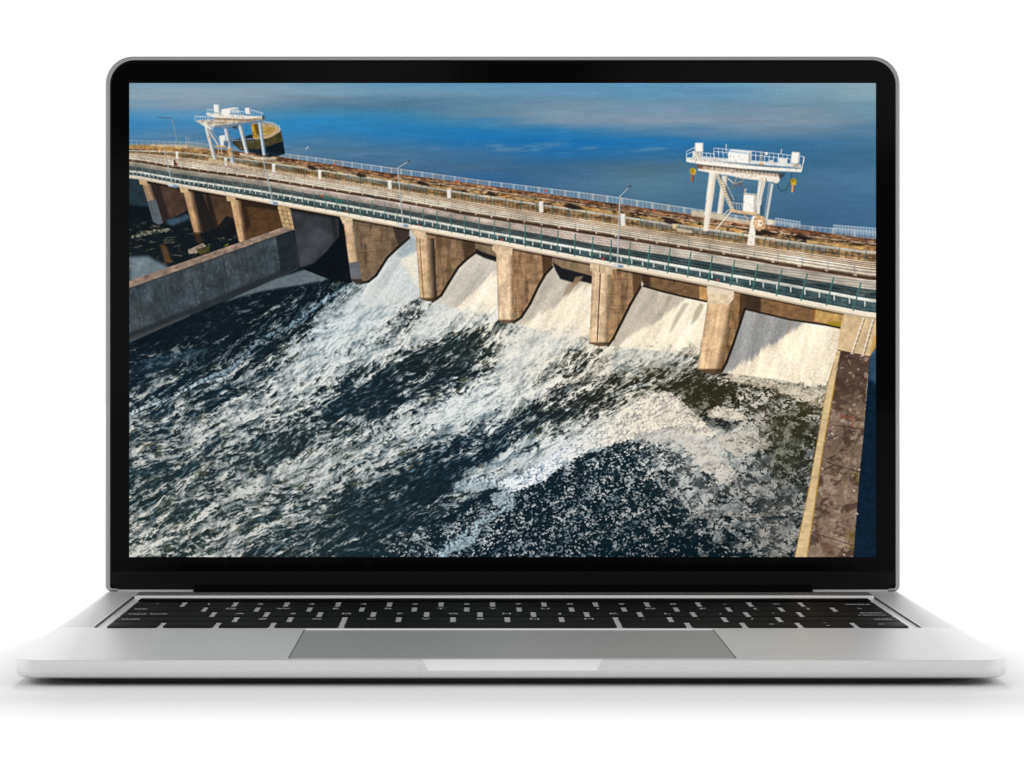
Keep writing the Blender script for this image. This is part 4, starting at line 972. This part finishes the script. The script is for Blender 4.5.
    sunl = (fbm(A*.8, V*.5, 4, 661, .7)-.5)*(V >= 1)*(V < 12)
    img[:] = img*(1+.55*sunl[..., None]); kw = ((V >= 1)*(V < 9))[..., None]; img[:] = np.where(kw, img*np.array([1.02, .965, .89], np.float32), img)
    over(inb(9, 12)*sstep(.56, .72, fbm(A*1.5+V*1.2, V*1.5, 4, 662, .7)), '8d8a7c', .35)
    # guard-rail brackets
    for k in range(int(arc[-1]/.57)+1):
        x = float(np.interp(k*.57, arc, np.arange(129, 878)))
        h = np.interp(x, [129, 877], [1.5, 4.6]); y = edge(11, x); w = np.interp(x, [129, 877], [.8, 1.5])
        line([(x, y-.5), (x+.1, y+h)], w, 'ccd0c8', .9); line([(x+w, y), (x+w, y+h)], .7, '223034', .6)
    # crash of colours standing on the deck: dark figure, green blob, cones
    poly([(322, 195), (344, 201), (343, 204), (323, 198)], '2f5f5a', .9, .8, .4, 2); line([(321, 196), (323, 196.6)], 1.4, 'b0402f', .9)
    line([(174.5, 161), (175, 165)], 2.0, '3a2024', .9); line([(176.5, 163), (177, 166)], 1.5, '7b2c22', .8)
    poly([(366, 194), (378, 197), (376, 199), (367, 197)], '2e3a48', .7, .8)
    for x in (501, 601.8, 716.5, 418, 345): line([(x, edge(11.75, x)), (x+1.6, edge(11.8, x))], 2.0 if x > 450 else 1.2, 'b04a38', .85)
    # near fence posts and wires, leaning with the photograph's verticals
    def up(x, y, h): return (x - (530-x)/(1150 if x > 530 else 2300)*h, y-h)
    for fh, al in ((.25, .30), (.5, .30), (.75, .30), (1.0, .45)):
        q = []
        for x in np.linspace(129, 876, 60):
            y = edge(12.1, x); h = np.interp(x, [129, 300, 500, 650, 790, 877], [12.5, 16, 20, 23.5, 26, 28])*fh
            q.append(up(x, y, h))
        line(q, .55, '6f8a86', al)
    for k in range(int(arc[-1])+2):
        x = float(np.interp(k+.15, arc, np.arange(129, 878)))
        y = edge(12.15, x); h = float(np.interp(x, [129, 300, 500, 650, 790, 877], [12.5, 16, 20, 23.5, 26, 28]))
        w = float(np.interp(x, [129, 877], [.8, 1.7]))
        p = up(x, y, h); line([(x, y), p], w*.9, '34665f' if x > 420 else '465f5c', .45+.42*min(1, x/650)); line([(x-w*.5, y), (p[0]-w*.5, p[1])], .5, '8bb3a6', .4)
    # far fence posts
    for k in range(int(arc[-1]*1.02)+1):
        x = float(np.interp(k/1.02+.6, arc, np.arange(129, 878)))
        if x < 160: continue
        y = edge(5.0, x); h = y-edge(3.1, x)
        line([(x, y), up(x, y, h)], .9 if x > 300 else .6, '3e6560', .35+.45*min(1, x/600))
    # white marker posts and bollards
    for x, y0, y1, w in ((177, 151.5, 159, 2.6), (225.5, 158, 166, 2.8), (273.5, 164, 172.5, 3.2), (319.5, 170.5, 179.5, 3.4), (389.5, 180.5, 189.5, 3.8), (448.7, 188.5, 198.5, 4), (540.8, 201.5, 212.6, 4.4), (622.5, 213.8, 226, 4.6)):
        line([(x, y0+w/2), (x+.3, y1-w/2)], w, 'e6e2d6', 1); line([(x+w*.42, y0+w/2), (x+w*.45, y1-w/2)], .9, 'a79c8a', .6)
        line([(x-w/2, y0+.4), (x+w/2, y0+.8)], .9, 'f4f2ea', .9)
    # rubble and pools on the crest
    for x0, L, k0 in ((305, 14, 2.5), (355, 12, 2.6), (415, 15, 2.3), (485, 13, 2.5), (562, 22, 2.6), (655, 28, 2.6), (745, 32, 2.2), (792, 20, 2.2)):
        ya = edge(k0, x0); yb2 = edge(k0, x0+L)
        poly([(x0, ya+1), (x0+L*.3, ya-1.6), (x0+L*.7, (ya+yb2)/2-.6), (x0+L, yb2+1.4), (x0+L*.5, yb2+1.6)], '231c1a', .9, .5)
    for x0, L in ((298, 10), (372, 22), (432, 18), (590, 22), (523, 14), (640, 24), (700, 24), (806, 32), (846, 20)):
        poly([(x0, edge(2.55, x0)), (x0+L, edge(2.55, x0+L)), (x0+L, edge(2.9, x0+L)), (x0, edge(2.9, x0))], 'c8a468', .85, .4, .4, 3)
    for x, k in ((334, .8), (457, .9), (653, 1.1), (545, .5)): line([(x, edge(k, x)), (x+1.2, edge(k, x)+.8)], 2.0, 'c2583e', .9)
    for a_, b_ in ((775, 800), (833, 876)):                                  # paler mesh panels far right
        q = [(a_, edge(0, a_)-3), (b_, edge(0, b_)-3), (b_, edge(.6, b_)), (a_, edge(.6, a_))]
        poly(q, 'a9b9c4', .4, .3)
        line([q[0], q[1]], .8, 'c4cdd2', .7); line([((q[0][0]), (q[0][1]+2.5)), (q[1][0], q[1][1]+2.5)], .6, 'c4cdd2', .5)
        for x in np.arange(a_, b_, 3.0): line([(x, edge(0, x)-3), (x+.2, edge(.6, x))], .6, 'ccd4d8', .55)
    poly([(766, 219), (775, 220), (775, 225), (766, 224)], 'cdbfa8', .8, .5, .3, 2)
    # white ledge under the right crane
    poly([(691, 210), (724, 215), (724, 221), (691, 216)], 'd3c3a6', .9, .4, .15, 4)
    poly([(724, 216), (756, 222), (756, 226), (724, 221)], 'd3c3a6', .85, .4, .15, 4)
    poly([(672, 224), (676, 224.5), (676, 229), (672, 228.5)], 'e0c893', .9, .3)
    poly([(676, 228), (692, 230.5), (692, 233.5), (676, 231.5)], 'd8c8a8', .8, .4)

    # lamp posts
    for (x0, y0, x1, y1, x2, y2, w) in ((402.5, 223, 397.5, 168, 408.5, 161.5, 1.4), (617, 263.5, 619.5, 196.5, 629, 187, 1.7), (172, 183.5, 163.5, 147, 163.5, 147, 1.1), (272, 200.5, 262.5, 157, 262.5, 157, 1.2)):
        line([(x0, y0), (x1, y1)], w*.9, 'b3b9b8', .8); line([(x0+w*.5, y0), (x1+w*.5, y1)], .5, '6d7678', .6)
        line([(x1, y1), (x2, y2)], .9, 'a9b0b4', .9)
        if x2 != x1: line([(x2-.6, y2+.2), (x2+1, y2-.6)], 1.7, '4a4644', .9)
        poly([(x0-4, y0), (x0+5, y0+1.6), (x0+5, y0+4.4), (x0-4, y0+2.8)], 'ccd3d6', .95, .2); poly([(x0+1, y0+1), (x0+6, y0+2), (x0+6, y0+4.4), (x0+1, y0+4)], '5f7f9c', .8, .3)
    line([(177, 142), (174.5, 130), (171.5, 119)], .9, '8c8f90', .8); line([(171.5, 118.5), (158, 117.5)], .9, '4f5a63', .8); line([(160, 140), (175, 133)], .5, '6f7f8b', .6)
    for x in (186, 188.5): line([(x, 137), (x+1, 145)], .7, 'a6acac', .7)
    for x in np.arange(131, 200, 5.5): line([(x, 140.5+(x-130)*.02), (x+.4, 146)], .5, 'b5b9b6', .55)
    line([(129, 140.6), (190, 142.5), (212, 145)], .7, 'aab2b4', .6)
    poly([(129, 144.5), (160, 145.2), (212, 151.5), (212, 153.5), (129, 148.6)], 'a9864a', .65, .5, .5, 3)
    poly([(150, 144.8), (185, 144.8), (212, 149), (212, 150.4), (150, 146)], 'c9b89a', .7, .4, .3, 3)

    # ---- left gantry and the round pier head behind it ---------------------------------------------
    poly([(231, 141), (250, 135), (279, 128), (281, 134), (285, 154), (272, 158), (240, 150)], '16222a', 1, .7)
    poly([(232, 143.5), (258, 139.5), (270, 137), (281, 130.5), (282.5, 141), (276, 146), (266, 149.5), (240, 149.5)], '453f28', 1, .4, .35, 3)
    poly([(262, 148.5), (283, 141.5), (284.5, 154), (270, 152)], '0b1822', 1, .3)
    poly([(251, 124), (262, 122.5), (273, 124), (280, 128.5), (280, 132), (270, 138), (255, 140)], 'b9a07e', 1, .2, .25, 3)
    poly([(251, 125), (256, 123.5), (258, 139), (253, 138.5)], 'b98f2c', 1, .2, .45, 2)
    poly([(261.5, 126.5), (272, 127), (276, 128.5), (272, 134), (262, 136)], 'b8954a', .9, .4, .45, 2)
    poly([(254, 124), (259, 124), (260, 137), (256, 134)], '4a3818', .8, .4)
    line([(262, 121.5), (272, 123), (279, 126.5), (280, 130)], 1.2, 'b8bdbc', .8); line([(232, 141), (258, 138.5)], .7, 'a9b4bb', .7)
    for x in np.arange(233, 254, 2.5): line([(x, 138), (x, 142.5)], .5, 'b5bfc4', .5)
    wht = 'cfd3d0'
    def leg(x0, y0, x1, y1, w, c1=wht, c2='6e7b88'):
        line([(x0, y0), (x1, y1)], w, c1, 1); line([(x0+w*.33, y0), (x1+w*.33, y1)], w*.38, c2, .85)
    leg(239.5, 124, 246.5, 152, 3.6); leg(259.5, 122, 264, 154, 3.4, 'b8c6d2', '53708c')
    poly([(240, 153), (262, 157.5), (276, 157), (276, 160), (258, 160), (240, 155.5)], 'cbbfa8', .95, .3, .25, 3)
    leg(206.5, 128, 214.5, 158, 3.8); leg(225.5, 127, 232.5, 162, 4.2, 'c9ced0', '5b7288')
    line([(209, 131), (218, 145)], 1.6, 'c6c0b4', .9); line([(211, 130), (221, 143)], .7, 'a9a294', .8)
    poly([(219, 136), (225, 135), (226, 147), (220.5, 147)], 'e4e4dc', 1, .2); poly([(223.5, 141), (228.5, 141), (228.5, 147), (224, 147.5)], '46627c', .9, .2)
    poly([(215, 145.5), (226, 146), (226, 147.8), (215, 147.2)], 'c9a57c', .9)
    line([(218.5, 147), (218, 157)], .9, 'c4b498', .8); line([(221, 148), (222.5, 157)], .9, 'c4b498', .8)
    poly([(226.5, 149), (231, 148), (233, 157), (230, 158)], 'c99e68', .95, .4, .3, 2)
    poly([(209, 158), (225, 161), (248, 165), (248, 167.5), (209, 161)], 'd0bf9a', .8, .4, .3, 3)
    poly([(195, 121), (211, 119), (264, 117.5), (264.5, 121), (240, 124.5), (226, 128), (212, 127.5), (204, 126)], 'cfc8ba', 1, .2, .34, 2)
    poly([(206, 122.5), (230, 121.5), (252, 120), (240, 122.5), (222, 124.5), (208, 124)], 'a08869', .55, .4, .5, 2)
    poly([(200, 123.5), (207, 125), (214, 130), (209, 129.5)], 'e9e4d6', .9, .3)
    poly([(213, 126), (226, 124.5), (264, 119.3), (264.5, 121.5), (240, 125.5), (228, 129), (215, 128.5)], '5a7186', .8, .4)
    poly([(214, 117), (248, 119.5), (262, 117), (262, 119), (248, 121.5), (214, 119.5)], '92714f', .85, .4, .3, 2)
    poly([(206, 113), (220, 113.5), (249, 116), (262, 116.5), (262, 118.3), (240, 118.8), (214, 118), (207, 115.5)], 'e9e4d8', 1, .2)
    poly([(213.5, 104.5), (219.5, 105), (220.5, 113), (214, 112.5)], 'e9e9e4', 1); poly([(218, 105), (219.8, 105.4), (220.6, 113), (218.6, 112)], '8fa0ad', .9)
    poly([(221.5, 109.5), (230, 108.5), (230, 116.5), (221.5, 115)], 'f1eee6', 1); poly([(230, 108), (238, 107.6), (240, 113.5), (230, 113)], 'aebbc4', 1); poly([(221.5, 109.5), (230, 108), (238, 107.4), (232, 109.6)], 'dfe0dc', 1)
    poly([(244.8, 108), (250.5, 108), (251, 114.5), (245.5, 114)], 'ece9e0', 1); poly([(249, 108), (251, 108.4), (251.5, 114.5), (249.6, 114)], '7f93a5', 1)
    for (x0, x1, y0, y1) in ((195, 210, 116.3, 117.2), (207, 213, 109.5, 110), (251, 263, 110, 113.5), (230, 245, 110.5, 112)):
        line([(x0, y0), (x1, y1)], .6, 'd8dcdc', .9)
        for x in np.arange(x0, x1+.1, 2.6): line([(x, y0+(y1-y0)*(x-x0)/(x1-x0)), (x, y0+(y1-y0)*(x-x0)/(x1-x0)+5)], .5, 'd0d5d6', .8)
    line([(197, 112), (197.4, 117)], .6, '8b9298', .8); line([(259, 107), (259.3, 112)], .6, '8b9298', .8)
    poly([(232, 127), (238, 126), (237, 129.5), (233, 129)], '33291f', .8, .4); line([(246, 125), (246.5, 131)], .7, '4d5a62', .8)
    poly([(262, 116), (264.8, 116.3), (264.8, 120), (262.5, 119.5)], '2f3338', .8, .2)
    line([(214, 122.5), (224, 123)], 1.0, 'b08d68', .6)

    for (x0_, y0_, x1_, y1_, nn_) in ((198, 119, 262, 124, 34), (208, 113, 260, 118, 30), (208, 128, 214, 157, 8), (226, 128, 232, 160, 10), (240, 128, 246, 150, 8), (210, 158, 246, 166, 14), (240, 154, 275, 160, 18)):
        for _k in range(nn_):
            px = x0_+(x1_-x0_)*_rng.rand(); py = y0_+(y1_-y0_)*_rng.rand()
            c_ = ['a5744c', '7d6a58', '5a6470', '8c7a66', 'caa27a', '4c4f55'][_rng.randint(6)]
            line([(px, py), (px+(_rng.rand()-.3)*1.6, py+_rng.rand()*1.4)], .5+_rng.rand()*.5, c_, .35+.4*_rng.rand())
    line([(209, 130), (226, 133)], .5, '9a958a', .6); line([(226, 131), (240, 127)], .6, '7d8790', .6)
    # ---- right gantry --------------------------------------------------------------------------------
    W = 'f3eadb'
    def beam(pts, c=W, a=1): poly(pts, c, a, .12, .05, 4)
    # rear legs
    beam([(721.5, 176), (726.8, 176), (721.5, 214), (716.5, 214)], 'e9e2d4'); beam([(724.8, 176), (726.8, 176), (721.7, 214), (719.8, 214)], 'c7b9a4', .8)
    beam([(768.5, 183), (773, 184), (766.8, 221), (763.5, 220.5)], 'd6d4cd'); beam([(768.5, 183), (770.6, 183.4), (765, 220.8), (763.5, 220.5)], '6e7f90', .9)
    # cab stair and braces
    line([(716.5, 174), (732, 209)], 2.6, 'd9c7aa', .95); line([(718.8, 174), (734, 205)], .8, '6e5f50', .8); line([(714.8, 175), (730, 209)], .6, 'f5efe2', .9)
    for k in range(14):
        t = k/13; x = 716.2+15.5*t; y = 174.5+34*t; line([(x-1.4, y+.3), (x+1.8, y-.3)], .55, '8d6f50', .8)
    line([(721.5, 174), (733.5, 200)], .6, 'd9d3c6', .8)
    line([(730, 212), (716, 229)], 1.3, 'e4dac8', .95); line([(728, 210), (722.5, 215.5)], .9, 'dcd2c0', .9); line([(729.5, 213), (725, 216)], .6, 'c9c0b0', .8)
    # underside machinery
    line([(728, 179), (733.5, 183.5), (742, 181.5)], 1.1, 'ddd5c8', .9); line([(737, 175), (733.5, 184)], .9, 'b79b80', .9); line([(737, 175.5), (743.5, 180.5)], .9, 'a08064', .9)
    poly([(731, 183), (743, 180.5), (742, 186.5), (733, 187)], '6d6a6c', .65, .6, .6, 2); line([(732, 187), (732, 188.5)], 1.2, '8e7a2a', .8)
    # front legs
    beam([(709, 172), (715.6, 172), (713.8, 190), (707.8, 231), (702.8, 231), (706, 195)]); beam([(713.6, 173), (715.8, 173), (708, 231), (706.2, 231)], 'd8cbb6', .7)
    beam([(758.5, 177), (766, 178), (760, 204), (755.5, 206)]); line([(762.2, 179), (757.5, 205)], .8, '9b9a98', .8); line([(764, 180), (759.5, 204)], 1.0, 'c5b8a8', .7)
    # girder
    beam([(697.5, 170.5), (710, 173), (728, 175.5), (745, 179), (765, 181), (777, 183.5), (779.5, 180), (779.5, 176), (745, 172), (710, 168), (698, 168.5)])
    poly([(697, 165.5), (779, 174), (779, 177), (740, 173), (698, 169)], 'b39e8a', 1, .2, .35, 3, 1.4)
    poly([(703, 164), (779, 173), (779, 174.6), (703, 166.4)], '4f443d', .75, .3)
    for x in np.arange(712, 778, 3.8): line([(x, 165.5+(x-703)*.11), (x, 169+(x-703)*.115)], .6, 'efe6da', .6)
    poly([(778, 173), (785, 173.5), (783, 177), (779, 179.5)], '3a3a3e', .85, .5)
    poly([(696, 163.5), (703, 165), (702, 169), (696.5, 168)], '6b4636', .8, .5, .3, 2)
    beam([(686, 157.8), (694, 158.8), (760, 166.8), (799, 170), (801.5, 166.5), (800.5, 172), (779, 170), (745, 168.2), (703, 163.8), (687, 161.2)])
    poly([(686, 158), (703, 156.5), (800, 164.5), (801, 168), (760, 165), (703, 160.5), (686, 160.6)], 'dadcd9', 1, .2, .14, 3)
    poly([(686, 160), (745, 166), (801, 169.2), (801, 172.2), (779, 171.2), (740, 168.6), (704, 165), (686, 162)], 'f6f1e6', 1, .2, .06, 3)
    line([(704, 165.2), (740, 169), (779, 171.6)], .8, 'ae7440', .45)
    poly([(694.5, 143), (702.8, 143), (702.5, 152), (695, 152)], 'f8f5ee', 1, .1); line([(702.2, 143.5), (701.9, 158)], .9, 'c3bcb0', .8)
    poly([(692, 151.5), (701, 152), (701, 158.5), (692, 158)], 'dcd0c0', .95, .2, .25, 2)
    poly([(728, 151), (731, 149.2), (751.5, 151), (749.5, 154)], 'dfe3e4', 1, .1); poly([(727.6, 151.5), (748.5, 154), (748, 163.5), (727.6, 161)], 'f9f6ef', 1, .1, .04, 2); poly([(748.5, 153.6), (751.5, 151.2), (750.5, 162), (748, 163.5)], 'bdb6ac', 1, .1)
    poly([(791.5, 152), (799.5, 152.6), (798, 164), (790.3, 163)], 'f6f2ea', 1, .1); line([(798.8, 153), (797.5, 164)], .9, 'b7ac9c', .8)
    poly([(778, 158), (787, 159), (786.5, 164.5), (777.5, 163.5)], 'ece8e0', 1, .1, .1, 2); poly([(768.5, 160), (773, 160.5), (773, 164), (768.5, 163.6)], 'ddd8ce', 1, .1, .1, 2)
    poly([(790, 163), (800, 164), (799.5, 168), (790, 167)], 'cdbfae', .8, .4, .4, 2)
    rails = (((686.2, 151.5), (694, 147.5)), ((686.2, 154.5), (693, 151.5)), ((702, 152.8), (714, 154)), ((713.5, 148.2), (748, 151.5)), ((751, 151.2), (778, 154)), ((751, 155), (790, 159)), ((778, 154), (791, 155.5)), ((799, 156), (803.6, 157)), ((713.5, 151.5), (728, 153)))
    for a_, b_ in rails:
        line([a_, b_], .6, 'dfe4e6', .9)
        nn = max(1, int((b_[0]-a_[0])/4))
        for k in range(nn+1):
            t = k/nn; x = a_[0]+(b_[0]-a_[0])*t; y = a_[1]+(b_[1]-a_[1])*t; line([(x, y), (x-.1, y+6)], .55, 'dfe4e6', .8)
    line([(803.5, 157), (801.2, 170)], .9, 'e6e3da', .9); line([(725.8, 144.5), (725.5, 151)], 1.0, 'c9cac6', .9); line([(781, 149.5), (780.7, 154)], 1.0, 'c9cac6', .9)
    poly([(765, 152.3), (767.2, 152.5), (767, 155.3), (764.8, 155)], 'efe6d6', 1); line([(762, 152.5), (760.5, 165)], 1.2, 'd9b58c', .7); line([(759, 164.2), (763, 164.6)], 1.4, 'c8803e', .8)
    # cab
    poly([(743.5, 193), (756, 194.5), (755, 214), (742, 212.5)], 'f7f4ec', 1, .1, .05, 3); poly([(753.5, 194.2), (756, 194.6), (755.2, 214), (752.8, 213.6)], 'c9bda9', .9, .1); line([(742.6, 194), (756, 195.4)], .8, '9b7a58', .7)
    poly([(729, 209), (757, 213.5), (757, 216), (729, 212)], 'dcb489', 1, .2, .2, 2)
    line([(745.5, 193), (744, 189.8), (746, 189.2)], 1.0, 'cfc6b8', .9)
    for k in range(5): line([(730+k*2.8, 202.5+k*.4), (730.6+k*2.8, 209.5+k*.5)], .5, 'd8d2c6', .8)
    line([(730, 202.5), (742, 204)], .6, 'd8d2c6', .9)
    poly([(756, 204), (761, 200), (759.5, 214), (756, 214)], 'e9e2d6', 1, .2); poly([(759.5, 206), (762.5, 205), (762, 214), (759.6, 215)], '39495a', .85, .3)
    line([(744, 215), (749.5, 222)], 1.2, 'c7a27c', .9); line([(758, 216), (752, 222)], 1.2, 'c7a27c', .9)
    # bogie and reel
    beam([(751.8, 216), (756, 216), (753.5, 244), (747, 244), (749.3, 226)]); beam([(749, 231), (755, 231.5), (753.8, 245.5), (746.8, 245)], 'f3ecdf')
    poly([(753.5, 219), (757, 216), (763, 216.5), (765.6, 221), (764.5, 228), (759, 231.5), (754.5, 229), (753, 224)], 'd0a478', 1, .5, .6, 1.6)
    poly([(757, 220), (761, 219.5), (763, 223.5), (760.5, 227), (757, 226)], 'f3e6d4', .95, .3); line([(760, 223), (761, 223.6)], 1.6, 'b96a3a', .8)
    poly([(767, 220.5), (771, 219.5), (772.5, 223), (769, 225.5), (766, 224)], 'e9dfcd', .95, .3)
    line([(759, 215), (757, 217)], 2.0, 'd8b030', .6)
    for (x0_, y0_, x1_, y1_, nn_) in ((690, 158, 800, 171, 46), (700, 166, 778, 182, 40), (703, 178, 716, 230, 14), (727, 152, 750, 163, 8), (742, 194, 756, 214, 8), (746, 216, 757, 244, 14), (729, 209, 757, 215, 14), (757, 178, 766, 205, 10)):
        for _k in range(nn_):
            t_ = _rng.rand(); px = x0_+(x1_-x0_)*t_; py = y0_+(y1_-y0_)*(t_ if x1_-x0_ > 50 else _rng.rand())+(_rng.rand()-.5)*4
            c_ = ['b07a4a', 'c79a70', '8c6a50', '6d6660', 'd9b48c'][_rng.randint(5)]
            line([(px, py), (px+(_rng.rand()-.3)*1.4, py+_rng.rand()*1.6)], .5+_rng.rand()*.5, c_, .35+.35*_rng.rand())
    # hooks
    for (x, y, s) in ((692.4, 171.5, 1), (792.8, 182, 1)):
        poly([(x-3.2, y-1.5), (x-1.5, y-3.6), (x+2, y-3.4), (x+3.4, y-.8), (x+2.6, y+2.8), (x+1, y+4), (x-1.6, y+3.6), (x-2.8, y+1)], 'c2a12c', 1, .3, .5, 1.5)
        poly([(x-1.5, y-1.4), (x+1, y-1.2), (x+.6, y+1), (x-1, y+.6)], '8a7016', .7, .3)
        line([(x-.4, y+3.5), (x-1.0, y+9.5)], 2.2, 'a2604a' if x < 700 else 'cf9a78', .95); line([(x+.9, y+4), (x+.5, y+10)], .9, '4c3230', .8)
        line([(x-.3, y-3.6), (x, y-9)], .5, '5a5f66', .7); line([(x+1.9, y-3), (x+2.6, y-10)], .5, '5a5f66', .7)
    line([(777, 184), (778, 188), (781, 191), (785, 190.4), (788, 186), (790.5, 179), (791.5, 173)], .8, '2b3540', .85)
    # sharpen nothing, only keep in range and average the fine cells down to the panel's own
    soft = np.stack([boxblur(img[..., k], 3, 2) for k in range(3)], -1)
    img[:] = img + .38*(img-soft)                       # the crispness of a processed photograph
    img[:] = np.clip(img, 0, 1)
    return img

# ---------------------------------------------------------------- the flat lit display
def build_display():
    pic = paint_picture()
    q = 2                                       # panel cell = 2 of the picture's fine cells
    nh, nw = NH//q, NW//q
    pic = pic[:nh*q, :nw*q].reshape(nh, q, nw, q, 3).mean((1, 3))
    m = mat('lit_display', (0, 0, 0), .12, 0, .02)
    t = m.node_tree; b = t.nodes['Principled BSDF']
    at = node(m, 'ShaderNodeAttribute'); at.attribute_name = 'picture'
    t.links.new(at.outputs['Color'], b.inputs['Emission Color']); b.inputs['Emission Strength'].default_value = 1.0
    f = (YL-.00094)/YL                          # the panel sits a hair in front of the lid's plane
    xs = np.linspace(PX(129.3), PX(875.9), nw)*f - CX
    zs = H + (np.linspace(PZ(83.1), PZ(557.0), nh)-H)*f
    gx, gz = np.meshgrid(xs, zs)
    co = np.stack([gx, np.full_like(gx, YL-.00094), gz], -1).reshape(-1, 3).astype(np.float32)
    idx = np.arange(nh*nw).reshape(nh, nw)
    quads = np.stack([idx[1:, :-1], idx[1:, 1:], idx[:-1, 1:], idx[:-1, :-1]], -1).reshape(-1, 4).astype(np.int32)
    me = bpy.data.meshes.new('display')
    me.vertices.add(len(co)); me.vertices.foreach_set('co', co.ravel())
    me.loops.add(quads.size); me.loops.foreach_set('vertex_index', quads.ravel())
    me.polygons.add(len(quads)); me.polygons.foreach_set('loop_start', np.arange(0, quads.size, 4, dtype=np.int32))
    me.update(calc_edges=True)
    c = pic.reshape(-1, 3)
    lin = np.where(c <= .04045, c/12.92, ((c+.055)/1.055)**2.4)
    ca = me.color_attributes.new('picture', 'FLOAT_COLOR', 'POINT')
    ca.data.foreach_set('color', np.concatenate([lin, np.ones((len(lin), 1))], 1).astype(np.float32).ravel())
    me.materials.append(m)
    o = bpy.data.objects.new('display', me); C.objects.link(o); o.parent = lid
    o['label'] = 'lit display showing a concrete dam, two white gantry cranes and foaming water'
    return o
build_display()
